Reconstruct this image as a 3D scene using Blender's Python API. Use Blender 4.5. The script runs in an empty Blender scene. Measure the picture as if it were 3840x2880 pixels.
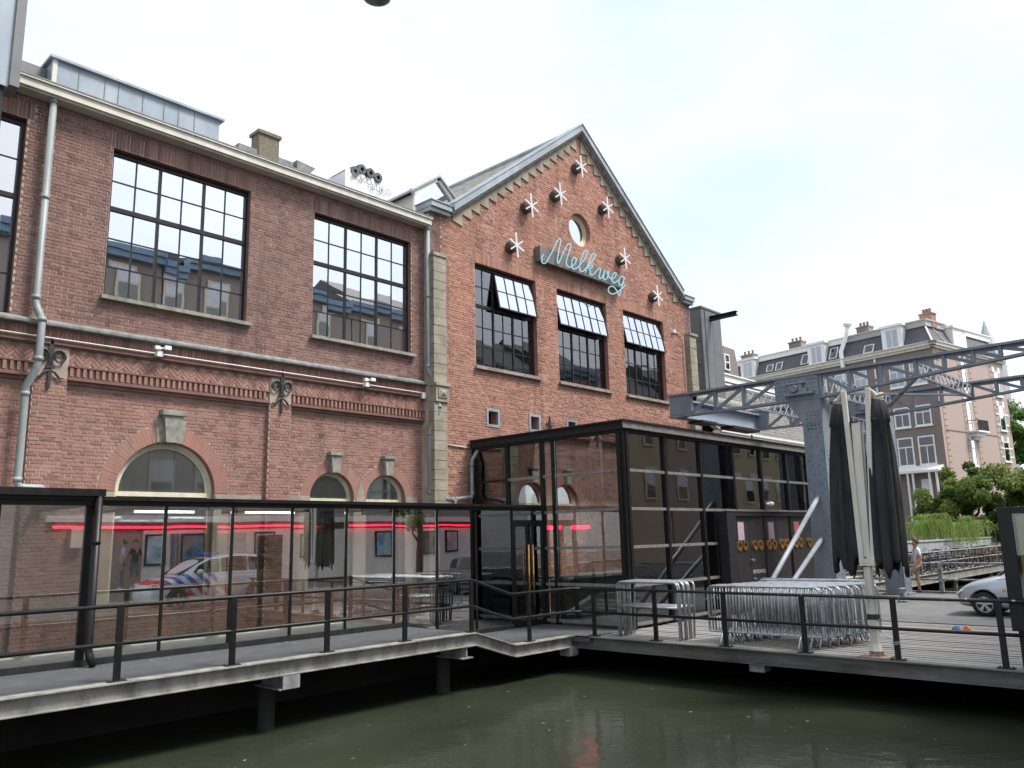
import bpy, bmesh, math, random
import numpy as np
from mathutils import Vector, Matrix
R = math.radians
rnd = random.Random(11)
SC = bpy.context.scene
COL = SC.collection
PI = math.pi
# ---------------------------------------------------------------- camera
YAW, PITCH, ROLL, CAMZ = R(42.9076), R(10.8273), R(-1.3922), 2.13
_f = Vector((math.cos(PITCH)*math.cos(YAW), math.cos(PITCH)*math.sin(YAW), math.sin(PITCH)))
_r = _f.cross(Vector((0, 0, 1))).normalized(); _u = _r.cross(_f)
_c, _s = math.cos(ROLL), math.sin(ROLL)
CR, CU, CF = _r*_c + _u*_s, _u*_c - _r*_s, _f
cd = bpy.data.cameras.new('camera'); cam = bpy.data.objects.new('camera', cd); COL.objects.link(cam)
cd.sensor_width = 36.0; cd.lens = 3031.3/3840*36; cd.clip_start = .1; cd.clip_end = 2000
m = Matrix((CR, CU, -CF)).transposed().to_4x4(); m.translation = (0, 0, CAMZ); cam.matrix_world = m
SC.camera = cam
def proj(p):
    q = Vector(p) - Vector((0, 0, CAMZ)); w = q.dot(CF)
    if w < .1: return (-9e9, -9e9, w)
    return (1920 + 3031.3*q.dot(CR)/w, 1440 - 3031.3*q.dot(CU)/w, w)
# ---------------------------------------------------------------- world and sun (bright overcast)
SUN_AZ = Vector((.5, -.866)); SUN_EL = R(58)
wd = bpy.data.worlds.new('World'); SC.world = wd; wd.use_nodes = True
nt = wd.node_tree; nt.nodes.clear()
out = nt.nodes.new('ShaderNodeOutputWorld'); bg = nt.nodes.new('ShaderNodeBackground'); bg.inputs[1].default_value = .1
sky = nt.nodes.new('ShaderNodeTexSky'); sky.sky_type = 'NISHITA'; sky.sun_disc = False
sky.sun_elevation = SUN_EL; sky.sun_rotation = math.atan2(SUN_AZ.x, SUN_AZ.y); sky.air_density = 1.0; sky.dust_density = 2.0
tc = nt.nodes.new('ShaderNodeTexCoord'); mp = nt.nodes.new('ShaderNodeMapping'); mp.inputs['Scale'].default_value = (1.0, 1.0, 2.2)
no = nt.nodes.new('ShaderNodeTexNoise'); no.inputs['Scale'].default_value = 1.7; no.inputs['Detail'].default_value = 5; no.inputs['Roughness'].default_value = .5
rp = nt.nodes.new('ShaderNodeValToRGB'); rp.color_ramp.elements[0].position = .32; rp.color_ramp.elements[0].color = (.38, .38, .38, 1)
rp.color_ramp.elements[1].position = .62; rp.color_ramp.elements[1].color = (.97, .97, .97, 1)
mx = nt.nodes.new('ShaderNodeMix'); mx.data_type = 'RGBA'; mx.inputs['B'].default_value = (3.35, 3.45, 3.65, 1)
nt.links.new(tc.outputs['Generated'], mp.inputs[0]); nt.links.new(mp.outputs[0], no.inputs['Vector'])
nt.links.new(no.outputs['Fac'], rp.inputs[0]); nt.links.new(rp.outputs[0], mx.inputs['Factor'])
nt.links.new(sky.outputs[0], mx.inputs['A']); nt.links.new(mx.outputs['Result'], bg.inputs[0]); nt.links.new(bg.outputs[0], out.inputs[0])
sd = bpy.data.lights.new('sun', 'SUN'); sd.energy = 1.5; sd.angle = R(17); sd.color = (1, .965, .91)
so = bpy.data.objects.new('sun', sd); COL.objects.link(so)
sv = Vector((SUN_AZ.x*math.cos(SUN_EL), SUN_AZ.y*math.cos(SUN_EL), math.sin(SUN_EL))).normalized()
so.rotation_euler = sv.to_track_quat('Z', 'Y').to_euler(); so.location = (10, -20, 40)
vs = SC.view_settings; vs.view_transform = 'Standard'; vs.look = 'None'; vs.gamma = 1; vs.exposure = 1.82; vs.use_curve_mapping = False
SC.render.engine = 'CYCLES'
cy = SC.cycles; cy.use_denoising = True; cy.max_bounces = 10; cy.diffuse_bounces = 3; cy.glossy_bounces = 4; cy.transmission_bounces = 4
cy.transparent_max_bounces = 24; cy.caustics_reflective = False; cy.caustics_refractive = False; cy.sample_clamp_indirect = 6
try: cy.denoiser = 'OPENIMAGEDENOISE'
except Exception: pass

# ---------------------------------------------------------------- mesh builder
class MB:
    def __init__(s): s.v = []; s.f = []; s.m = []; s.a = []
    def add(s, vs, fs, m=0, a=0.0):
        b = len(s.v); s.v.extend([tuple(p) for p in vs])
        for f in fs: s.f.append(tuple(i+b for i in f)); s.m.append(m); s.a.append(a)
    def box(s, x0, x1, y0, y1, z0, z1, m=0, a=0.0):
        s.add([(x0,y0,z0),(x1,y0,z0),(x1,y1,z0),(x0,y1,z0),(x0,y0,z1),(x1,y0,z1),(x1,y1,z1),(x0,y1,z1)],
              [(0,3,2,1),(4,5,6,7),(0,1,5,4),(1,2,6,5),(2,3,7,6),(3,0,4,7)], m, a)
    def obox(s, c, ax, ay, az, m=0, a=0.0):
        c, ax, ay, az = Vector(c), Vector(ax), Vector(ay), Vector(az)
        s.add([c-ax-ay-az, c+ax-ay-az, c+ax+ay-az, c-ax+ay-az, c-ax-ay+az, c+ax-ay+az, c+ax+ay+az, c-ax+ay+az],
              [(0,3,2,1),(4,5,6,7),(0,1,5,4),(1,2,6,5),(2,3,7,6),(3,0,4,7)], m, a)
    def bar(s, p, q, w, h, up=(0,0,1), m=0):
        p, q = Vector(p), Vector(q); d = (q-p); L = d.length
        if L < 1e-6: return
        d /= L; u = Vector(up); sd_ = d.cross(u)
        if sd_.length < 1e-4: sd_ = d.cross(Vector((1,0,0)))
        sd_.normalize(); u = sd_.cross(d)
        s.obox((p+q)/2, d*L/2, sd_*w/2, u*h/2, m)
    def tube(s, pts, r, n=8, m=0, closed=False, caps=True):
        pts = [Vector(p) for p in pts]; N = len(pts)
        rs = r if isinstance(r, (list, tuple)) else [r]*N
        rings = []; prev = None
        for i, p in enumerate(pts):
            a = pts[(i-1) % N] if (i > 0 or closed) else p; b = pts[(i+1) % N] if (i < N-1 or closed) else p
            t = (b-a)
            if t.length < 1e-9: t = Vector((0,0,1))
            t.normalize()
            if prev is None:
                n1 = t.cross(Vector((0,0,1)))
                if n1.length < .01: n1 = t.cross(Vector((1,0,0)))
                n1.normalize()
            else:
                n1 = prev - t*prev.dot(t)
                if n1.length < .01: n1 = t.cross(Vector((1,0,0)))
                n1.normalize()
            prev = n1; n2 = t.cross(n1)
            rings.append([p + (n1*math.cos(2*PI*k/n) + n2*math.sin(2*PI*k/n))*rs[i] for k in range(n)])
        vs = [q for rg in rings for q in rg]; fs = []
        for i in range(N if closed else N-1):
            j = (i+1) % N
            for k in range(n): fs.append((i*n+k, i*n+(k+1) % n, j*n+(k+1) % n, j*n+k))
        if caps and not closed: fs.append(tuple(range(n))[::-1]); fs.append(tuple((N-1)*n+k for k in range(n)))
        s.add(vs, fs, m)
    def lathe(s, prof, c=(0,0,0), axis=(0,0,1), n=16, m=0):
        ax = Vector(axis).normalized(); e1 = ax.cross(Vector((0,0,1)))
        if e1.length < .01: e1 = Vector((1,0,0))
        e1.normalize(); e2 = ax.cross(e1); c = Vector(c); vs = []; fs = []
        for r, h in prof:
            for k in range(n): vs.append(c + ax*h + (e1*math.cos(2*PI*k/n) + e2*math.sin(2*PI*k/n))*r)
        for i in range(len(prof)-1):
            for k in range(n): fs.append((i*n+k, i*n+(k+1) % n, (i+1)*n+(k+1) % n, (i+1)*n+k))
        s.add(vs, fs, m)
    def prism(s, pts, off, m=0, a=0.0):
        n = len(pts); off = Vector(off); p0 = [Vector(p) for p in pts]; p1 = [p+off for p in p0]
        fs = [tuple(range(n)), tuple(range(2*n-1, n-1, -1))] + [(i, i+n, (i+1) % n+n, (i+1) % n) for i in range(n)]
        s.add(p0+p1, fs, m, a)
    def face(s, pts, m=0, a=0.0): s.add(pts, [tuple(range(len(pts)))], m, a)
    def build(s, name, mats, parent=None, smooth=False, kind=None, attr=False, bevel=0, label=None):
        me = bpy.data.meshes.new(name); me.from_pydata(s.v, [], s.f)
        if not isinstance(mats, (list, tuple)): mats = [mats]
        for q in mats: me.materials.append(q)
        if len(mats) > 1: me.polygons.foreach_set('material_index', s.m)
        if smooth: me.polygons.foreach_set('use_smooth', [True]*len(me.polygons))
        if attr:
            at = me.attributes.new('bid', 'FLOAT', 'FACE'); at.data.foreach_set('value', s.a)
        me.update()
        return obj(name, me, parent, kind, bevel, label)
PINV = {}
def obj(name, me, parent=None, kind=None, bevel=0, label=None):
    o = bpy.data.objects.new(name, me); COL.objects.link(o)
    if parent is not None:
        o.parent = parent
        if parent.name in PINV: o.matrix_parent_inverse = PINV[parent.name]
    if kind: o['kind'] = kind
    if label: o['label'] = label
    if bevel:
        b = o.modifiers.new('bevel', 'BEVEL'); b.width = bevel; b.segments = 2; b.limit_method = 'ANGLE'; b.angle_limit = R(40)
    return o
def thing(name, label, cat, loc=(0,0,0), group=None, world=True):
    o = bpy.data.objects.new(name, None); COL.objects.link(o); o.location = loc; o.empty_display_size = .2
    if world: PINV[o.name] = Matrix.Translation(Vector(loc)).inverted()
    return tag(o, label, cat, group)
def tag(o, label, cat, group=None):
    o['label'] = label; o['category'] = cat
    if group: o['group'] = group
    return o
def copy_tree(o, parent=None):
    c = o.copy(); COL.objects.link(c)
    if parent is not None: c.parent = parent
    for ch in list(o.children): copy_tree(ch, c)
    return c
def bevel_all(o, w):
    b = o.modifiers.new('bevel', 'BEVEL'); b.width = w; b.segments = 2; b.limit_method = 'ANGLE'; b.angle_limit = R(40); return o
BOXM = {}
def boxmesh(key, sx, sy, sz, mt, bid=None):
    """shared centred box mesh"""
    k = (key, round(sx, 3), round(sy, 3), round(sz, 3), bid)
    if k not in BOXM:
        b = MB(); b.box(-sx/2, sx/2, -sy/2, sy/2, -sz/2, sz/2, 0, bid or 0.0)
        me = bpy.data.meshes.new(key); me.from_pydata(b.v, [], b.f); me.materials.append(mt)
        if bid is not None:
            at = me.attributes.new('bid', 'FLOAT', 'FACE'); at.data.foreach_set('value', b.a)
        me.update(); BOXM[k] = me
    return BOXM[k]
def boxobj(name, x0, x1, y0, y1, z0, z1, mt, parent, bid=None):
    o = obj(name, boxmesh(name, x1-x0, y1-y0, z1-z0, mt, bid), parent); o.location = ((x0+x1)/2, (y0+y1)/2, (z0+z1)/2); return o

# ---------------------------------------------------------------- materials
def newmat(name):
    mt = bpy.data.materials.new(name); mt.use_nodes = True; t = mt.node_tree; t.nodes.clear()
    o = t.nodes.new('ShaderNodeOutputMaterial'); return mt, t, o
def N(t, typ, **kw):
    n = t.nodes.new(typ)
    for k, v in kw.items():
        if k.startswith('_'): setattr(n, k[1:], v)
        else: n.inputs[k.replace('__', ' ')].default_value = v
    return n
def mat(name, c1, c2=None, rough=.6, metal=0.0, scale=3.0, detail=5.0, bump=0.0, bscale=40.0, stretch=None, spec=.5, coat=0.0, contrast=(.35, .65), world=True):
    mt, t, o = newmat(name); p = N(t, 'ShaderNodeBsdfPrincipled'); p.inputs['Metallic'].default_value = metal
    p.inputs['Roughness'].default_value = rough; p.inputs['Specular IOR Level'].default_value = spec; p.inputs['Coat Weight'].default_value = coat
    t.links.new(p.outputs[0], o.inputs[0])
    if c2 is None and bump == 0: p.inputs['Base Color'].default_value = (*c1, 1); return mt
    if world: g = N(t, 'ShaderNodeNewGeometry'); vec = g.outputs['Position']
    else: g = N(t, 'ShaderNodeTexCoord'); vec = g.outputs['Object']
    if stretch: mpn = N(t, 'ShaderNodeMapping', Scale=stretch); t.links.new(vec, mpn.inputs[0]); vec2 = mpn.outputs[0]
    else: vec2 = vec
    if c2 is not None:
        nz = N(t, 'ShaderNodeTexNoise', Scale=scale, Detail=detail, Roughness=.6); t.links.new(vec2, nz.inputs['Vector'])
        r = N(t, 'ShaderNodeValToRGB'); e = r.color_ramp.elements; e[0].position = contrast[0]; e[0].color = (*c1, 1); e[1].position = contrast[1]; e[1].color = (*c2, 1)
        t.links.new(nz.outputs['Fac'], r.inputs[0]); t.links.new(r.outputs[0], p.inputs['Base Color'])
        mr = N(t, 'ShaderNodeMapRange'); mr.inputs['To Min'].default_value = max(0, rough-.08); mr.inputs['To Max'].default_value = min(1, rough+.1)
        t.links.new(nz.outputs['Fac'], mr.inputs['Value']); t.links.new(mr.outputs[0], p.inputs['Roughness'])
    else: p.inputs['Base Color'].default_value = (*c1, 1)
    if bump:
        nb = N(t, 'ShaderNodeTexNoise', Scale=bscale, Detail=4.0); t.links.new(vec, nb.inputs['Vector'])
        bp = N(t, 'ShaderNodeBump', Strength=bump, Distance=.02); t.links.new(nb.outputs['Fac'], bp.inputs['Height']); t.links.new(bp.outputs[0], p.inputs['Normal'])
    return mt
def brickmat(name, cols, stain=(.62, 1.12), sscale=.55, bump=.35):
    mt, t, o = newmat(name); p = N(t, 'ShaderNodeBsdfPrincipled', Roughness=.88); p.inputs['Specular IOR Level'].default_value = .25
    a = N(t, 'ShaderNodeAttribute', _attribute_name='bid'); r = N(t, 'ShaderNodeValToRGB'); e = r.color_ramp.elements
    e[0].position = 0; e[0].color = (*cols[0], 1); e[1].position = 1; e[1].color = (*cols[-1], 1)
    for i, c in enumerate(cols[1:-1]): x = e.new((i+1)/(len(cols)-1)); x.color = (*c, 1)
    t.links.new(a.outputs['Fac'], r.inputs[0])
    g = N(t, 'ShaderNodeNewGeometry'); mpn = N(t, 'ShaderNodeMapping', Scale=(1, 1, .55)); t.links.new(g.outputs['Position'], mpn.inputs[0])
    n1 = N(t, 'ShaderNodeTexNoise', Scale=sscale, Detail=7.0, Roughness=.65); t.links.new(mpn.outputs[0], n1.inputs['Vector'])
    mr = N(t, 'ShaderNodeMapRange'); mr.inputs['From Min'].default_value = .3; mr.inputs['From Max'].default_value = .7; mr.inputs['To Min'].default_value = stain[0]; mr.inputs['To Max'].default_value = stain[1]
    t.links.new(n1.outputs['Fac'], mr.inputs['Value'])
    n2 = N(t, 'ShaderNodeTexNoise', Scale=28.0, Detail=4.0, Roughness=.7); t.links.new(g.outputs['Position'], n2.inputs['Vector'])
    mr2 = N(t, 'ShaderNodeMapRange'); mr2.inputs['To Min'].default_value = .84; mr2.inputs['To Max'].default_value = 1.18; t.links.new(n2.outputs['Fac'], mr2.inputs['Value'])
    mu = N(t, 'ShaderNodeMath', _operation='MULTIPLY'); t.links.new(mr.outputs[0], mu.inputs[0]); t.links.new(mr2.outputs[0], mu.inputs[1])
    mp3 = N(t, 'ShaderNodeMapping', Scale=(2.4, 1, .16)); t.links.new(g.outputs['Position'], mp3.inputs[0])
    n3 = N(t, 'ShaderNodeTexNoise', Scale=1.3, Detail=5.0, Roughness=.6); t.links.new(mp3.outputs[0], n3.inputs['Vector'])
    mr3 = N(t, 'ShaderNodeMapRange'); mr3.inputs['From Min'].default_value = .52; mr3.inputs['From Max'].default_value = .75; mr3.inputs['To Min'].default_value = 1.0; mr3.inputs['To Max'].default_value = .62; t.links.new(n3.outputs['Fac'], mr3.inputs['Value'])
    mu3 = N(t, 'ShaderNodeMath', _operation='MULTIPLY'); t.links.new(mu.outputs[0], mu3.inputs[0]); t.links.new(mr3.outputs[0], mu3.inputs[1])
    n4 = N(t, 'ShaderNodeTexNoise', Scale=.42, Detail=3.0, Roughness=.5); t.links.new(g.outputs['Position'], n4.inputs['Vector'])
    mr4 = N(t, 'ShaderNodeMapRange'); mr4.inputs['From Min'].default_value = .5; mr4.inputs['From Max'].default_value = .72; mr4.inputs['To Min'].default_value = 0; mr4.inputs['To Max'].default_value = .32; t.links.new(n4.outputs['Fac'], mr4.inputs['Value'])
    mxh = N(t, 'ShaderNodeMix', _data_type='RGBA'); mxh.inputs['B'].default_value = (.27, .20, .165, 1); t.links.new(mr4.outputs[0], mxh.inputs['Factor']); t.links.new(r.outputs[0], mxh.inputs['A'])
    vm = N(t, 'ShaderNodeVectorMath', _operation='SCALE'); t.links.new(mxh.outputs['Result'], vm.inputs[0]); t.links.new(mu3.outputs[0], vm.inputs['Scale'])
    t.links.new(vm.outputs[0], p.inputs['Base Color'])
    bp = N(t, 'ShaderNodeBump', Strength=bump, Distance=.01); t.links.new(n2.outputs['Fac'], bp.inputs['Height']); t.links.new(bp.outputs[0], p.inputs['Normal'])
    t.links.new(p.outputs[0], o.inputs[0]); return mt
def glass(name, refl, tint=(.9, .95, .93), wav=.0, rough=0.0, wscale=1.2):
    mt, t, o = newmat(name); tr = N(t, 'ShaderNodeBsdfTransparent', Color=(*tint, 1)); gl = N(t, 'ShaderNodeBsdfGlossy', Roughness=rough, Color=(.96, .98, 1, 1))
    fr = N(t, 'ShaderNodeFresnel', IOR=1.5); ma = N(t, 'ShaderNodeMath', _operation='MULTIPLY_ADD'); ma.inputs[1].default_value = 1-refl; ma.inputs[2].default_value = refl
    t.links.new(fr.outputs[0], ma.inputs[0]); mxs = N(t, 'ShaderNodeMixShader'); t.links.new(ma.outputs[0], mxs.inputs[0]); t.links.new(tr.outputs[0], mxs.inputs[1]); t.links.new(gl.outputs[0], mxs.inputs[2])
    if wav:
        g = N(t, 'ShaderNodeNewGeometry'); nz = N(t, 'ShaderNodeTexNoise', Scale=wscale, Detail=1.0); t.links.new(g.outputs['Position'], nz.inputs['Vector'])
        bp = N(t, 'ShaderNodeBump', Strength=wav, Distance=.02); t.links.new(nz.outputs['Fac'], bp.inputs['Height']); t.links.new(bp.outputs[0], gl.inputs['Normal'])
    t.links.new(mxs.outputs[0], o.inputs[0]); return mt
def emit(name, c, s):
    mt, t, o = newmat(name); e = N(t, 'ShaderNodeEmission', Color=(*c, 1), Strength=s); t.links.new(e.outputs[0], o.inputs[0]); return mt
M = {}
M['brick_up'] = brickmat('brick_upper', [(.16,.098,.086),(.215,.125,.108),(.245,.14,.12),(.265,.15,.128),(.235,.145,.125),(.29,.175,.148)], stain=(.8,1.1))
M['brick_low'] = brickmat('brick_lower', [(.20,.115,.095),(.28,.152,.125),(.32,.17,.138),(.34,.178,.143),(.29,.17,.138),(.36,.21,.17)], stain=(.8,1.1))
M['brick_gable'] = brickmat('brick_gable', [(.27,.145,.11),(.38,.192,.142),(.425,.212,.156),(.45,.222,.162),(.38,.205,.155),(.46,.262,.20)], stain=(.8,1.12), sscale=.8, bump=.8)
M['mortar'] = mat('mortar', (.33,.255,.21), (.46,.38,.33), rough=.95, scale=2.2, bump=.3, bscale=60)
M['mortar_d'] = mat('mortar_dark', (.20,.13,.11), (.30,.215,.18), rough=.95, scale=2.0, bump=.3, bscale=60)
M['stone'] = mat('sandstone', (.19,.172,.13), (.37,.34,.265), rough=.9, scale=2.4, bump=.3, bscale=25, contrast=(.3,.7))
M['stone_g'] = mat('grey_stone', (.16,.155,.13), (.33,.32,.275), rough=.9, scale=5, bump=.3, bscale=30)
M['cream'] = mat('cream_paint', (.50,.48,.41), (.62,.60,.53), rough=.55, scale=3, stretch=(1,1,.3))
M['creamw'] = mat('cream_window_paint', (.56,.52,.38), (.68,.64,.5), rough=.5, scale=6)
M['zinc'] = mat('zinc_sheet', (.23,.255,.275), (.36,.395,.42), rough=.5, scale=1.6, stretch=(1,1,.35), metal=.25)
M['zinc_b'] = mat('blue_zinc_sheet', (.20,.245,.285), (.30,.355,.40), rough=.5, scale=1.4, stretch=(1,1,.35), metal=.1)
M['zinc_d'] = mat('weathered_lead', (.12,.125,.12), (.25,.26,.25), rough=.6, scale=6)
M['pipe'] = mat('grey_downpipe', (.19,.215,.215), (.29,.32,.315), rough=.45, scale=5, stretch=(1,1,.2))
M['black'] = mat('black_paint', (.006,.006,.006), (.013,.012,.012), rough=.42, scale=8, spec=.3)
M['blackm'] = mat('black_matt', (.012,.0115,.012), (.024,.023,.024), rough=.7, scale=6, spec=.3)
M['frame'] = mat('dark_frame', (.010,.009,.009), (.022,.02,.02), rough=.38, scale=9, spec=.35)
M['alu'] = mat('bronze_transom', (.20,.19,.18), (.32,.31,.29), rough=.4, metal=.4, scale=7)
M['galv'] = mat('galvanised_steel', (.22,.225,.22), (.40,.405,.39), rough=.5, metal=.35, scale=4)
M['galvt'] = mat('galvanised_tube', (.24,.265,.285), (.46,.49,.51), rough=.38, metal=.5, scale=9)
M['beam'] = mat('stained_steel_beam', (.13,.125,.11), (.30,.295,.27), rough=.7, scale=2.6, detail=8, stretch=(1.6,1.6,.9), bump=.15, contrast=(.32,.6))
M['beamd'] = mat('dark_steel_beam', (.06,.06,.052), (.17,.17,.15), rough=.7, scale=2.0, stretch=(.5,.4,2.5))
M['asph'] = mat('asphalt', (.13,.13,.128), (.18,.18,.176), rough=.9, scale=2.0, bump=.4, bscale=120)
M['walk'] = mat('grit_walkway', (.055,.058,.062), (.085,.088,.092), rough=.9, scale=3.0, bump=.4, bscale=150)
M['plank'] = mat('weathered_plank', (.19,.18,.17), (.31,.30,.285), rough=.85, scale=5, stretch=(3,.25,3), bump=.3, bscale=30)
M['bsteel'] = mat('blue_grey_steel', (.165,.20,.235), (.225,.262,.30), rough=.5, scale=2.5, stretch=(1,1,.5), bump=.06, bscale=30)
M['bsteel2'] = mat('grey_bracing', (.28,.31,.35), (.36,.39,.43), rough=.45, scale=5)
M['tower'] = mat('grey_panel', (.115,.12,.125), (.155,.16,.165), rough=.5, scale=1.2)
M['canvas'] = mat('black_canvas', (.014,.015,.016), (.035,.037,.04), rough=.85, scale=7, stretch=(1,1,.3), bump=.3, bscale=60)
M['ivory'] = mat('ivory_aluminium', (.56,.53,.46), (.68,.65,.58), rough=.42, scale=7, stretch=(1,1,.3))
M['tile'] = mat('roof_tile', (.13,.125,.115), (.27,.255,.235), rough=.8, scale=5, contrast=(.3,.7))
M['slate'] = mat('slate', (.055,.058,.062), (.11,.112,.118), rough=.7, scale=6)
M['white'] = mat('white_paint', (.72,.72,.70), (.80,.80,.78), rough=.5, scale=4)
M['whitec'] = mat('white_plastic', (.78,.80,.82), (.84,.86,.88), rough=.3, scale=5)
M['iron'] = mat('wrought_iron', (.012,.012,.013), (.03,.03,.03), rough=.55, scale=20)
M['wood_in'] = mat('interior_brown', (.06,.045,.035), (.11,.085,.065), rough=.8, scale=3)
M['room'] = mat('dark_interior', (.035,.033,.033), (.06,.057,.055), rough=.9, scale=1)
M['pane_backing'] = mat('grey_pane_backing', (.42,.42,.40), (.52,.52,.50), rough=.9, scale=1.5, stretch=(3,1,.3))  # pale backing that stands for the grey reflection in the arched panes
M['glass_up'] = glass('window_glass', .66, (.45,.48,.48), wav=.04, wscale=1.6)
M['glass_gab'] = glass('gable_glass', .16, (.75,.78,.77), wav=.05, wscale=1.6)
M['glass_roof'] = glass('roof_glass', .02, (.98,.98,.97))
M['glass_arch'] = glass('arch_glass', .07, (.97,.98,.97), wav=.03)
M['glass_pav'] = glass('pavilion_glass', .34, (.95,.98,.94), wav=.05, wscale=1.0)
M['glass_box'] = glass('glass_hall_glass', .15, (.93,.97,.95), wav=.08, wscale=1.3)
M['glass_case'] = glass('case_glass', .03, (.95,.95,.95))
M['glass_dark'] = glass('dark_car_glass', .12, (.12,.13,.13))
M['glass_bg'] = glass('far_window_glass', .07, (.9,.92,.94))
M['brass'] = mat('brass', (.62,.33,.09), (.72,.42,.14), rough=.25, metal=.9, scale=10)
M['neon'] = emit('pale_cyan_tube', (.45,.80,.90), .26)
M['neonw'] = emit('white_tube', (.95,.97,1.0), .26)
M['neonr'] = emit('red_neon', (1.0,.012,.045), 2.4)
M['lampw'] = emit('fluorescent_lamp', (.9,1.0,.9), 2.0)
M['tyre'] = mat('tyre_rubber', (.014,.014,.015), (.026,.026,.027), rough=.85, scale=12)
M['rim'] = mat('alloy_rim', (.5,.51,.53), (.6,.61,.63), rough=.3, metal=.7, scale=10, world=False)
M['silver'] = mat('silver_car_paint', (.50,.53,.58), rough=.3, metal=.4, coat=.8)
M['plastic'] = mat('dark_plastic', (.02,.02,.021), (.035,.035,.036), rough=.6, scale=10)
M['lens'] = mat('lamp_lens', (.62,.65,.66), (.72,.74,.74), rough=.1, scale=10, coat=1)
M['amber'] = mat('amber_lens', (.75,.42,.10), (.8,.5,.2), rough=.2, scale=10)
M['redp'] = mat('red_paint', (.5,.02,.02), (.6,.04,.03), rough=.35, scale=5)
M['opp'] = mat('opposite_brick', (.29,.235,.205), (.37,.31,.275), rough=.9, scale=9, stretch=(1,1,4))
M['pave'] = mat('paving', (.32,.305,.285), (.40,.385,.36), rough=.9, scale=3, bump=.3, bscale=40)
M['ground'] = mat('ground', (.10,.10,.085), (.17,.165,.14), rough=.95, scale=.6)
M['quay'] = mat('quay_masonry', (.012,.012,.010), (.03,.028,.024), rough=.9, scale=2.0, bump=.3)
M['bgd'] = mat('shade_toned_brown_brick', (.18,.145,.13), (.24,.20,.18), rough=.9, scale=9, stretch=(1,1,4))  # brown brick, with the shade of the corner house's left face in the colour
M['bgp'] = mat('sun_toned_pink_brick', (.36,.275,.24), (.43,.34,.30), rough=.9, scale=9, stretch=(1,1,4))  # brick with the sunlight on the corner house's right face in the colour
M['bgr'] = mat('red_brick', (.27,.15,.115), (.35,.20,.16), rough=.9, scale=9, stretch=(1,1,4))
M['curtain'] = mat('net_curtain', (.6,.62,.66), (.74,.75,.78), rough=.9, scale=4, stretch=(3,3,.3))
M['curtain2'] = mat('grey_curtain', (.40,.41,.44), (.62,.62,.64), rough=.9, scale=3, stretch=(4,4,.3))
M['bluec'] = mat('blue_cornice_paint', (.16,.24,.33), (.21,.30,.40), rough=.5, scale=2)
M['bark'] = mat('bark', (.05,.04,.03), (.10,.085,.065), rough=.95, scale=6, stretch=(1,1,.3))
def leafmat(name, c1, c2, c3):
    mt, t, o = newmat(name); d = N(t, 'ShaderNodeBsdfPrincipled', Roughness=.6); d.inputs['Specular IOR Level'].default_value = .3
    tl = N(t, 'ShaderNodeBsdfTranslucent'); a = N(t, 'ShaderNodeAttribute', _attribute_name='bid'); r = N(t, 'ShaderNodeValToRGB'); e = r.color_ramp.elements
    e[0].color = (*c1, 1); e[1].color = (*c3, 1); x = e.new(.5); x.color = (*c2, 1)
    t.links.new(a.outputs['Fac'], r.inputs[0]); t.links.new(r.outputs[0], d.inputs['Base Color']); t.links.new(r.outputs[0], tl.inputs[0])
    ms = N(t, 'ShaderNodeMixShader', Fac=.45); t.links.new(d.outputs[0], ms.inputs[1]); t.links.new(tl.outputs[0], ms.inputs[2]); t.links.new(ms.outputs[0], o.inputs[0]); return mt
M['leaf'] = leafmat('leaf_green', (.07,.125,.028), (.15,.215,.055), (.29,.31,.09))
M['leaf2'] = leafmat('leaf_fresh', (.04,.11,.02), (.08,.19,.035), (.15,.27,.06))
M['willow'] = leafmat('willow_leaf', (.15,.23,.05), (.27,.37,.10), (.40,.50,.19))
def watermat():
    mt, t, o = newmat('canal_water'); p = N(t, 'ShaderNodeBsdfPrincipled', Roughness=.06, IOR=1.33); p.inputs['Specular IOR Level'].default_value = .5
    g = N(t, 'ShaderNodeNewGeometry'); mpn = N(t, 'ShaderNodeMapping', Scale=(1, 1, 1)); t.links.new(g.outputs['Position'], mpn.inputs[0])
    n0 = N(t, 'ShaderNodeTexNoise', Scale=.5, Detail=3.0); t.links.new(mpn.outputs[0], n0.inputs['Vector'])
    r = N(t, 'ShaderNodeValToRGB'); e = r.color_ramp.elements; e[0].position = .3; e[0].color = (.026,.032,.020, 1); e[1].position = .7; e[1].color = (.042,.048,.031, 1)
    t.links.new(n0.outputs['Fac'], r.inputs[0]); t.links.new(r.outputs[0], p.inputs['Base Color'])
    n1 = N(t, 'ShaderNodeTexNoise', Scale=3.2, Detail=4.0, Roughness=.55); t.links.new(mpn.outputs[0], n1.inputs['Vector'])
    bp = N(t, 'ShaderNodeBump', Strength=.25, Distance=.04); t.links.new(n1.outputs['Fac'], bp.inputs['Height']); t.links.new(bp.outputs[0], p.inputs['Normal'])
    t.links.new(p.outputs[0], o.inputs[0]); return mt
M['water'] = watermat()
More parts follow.
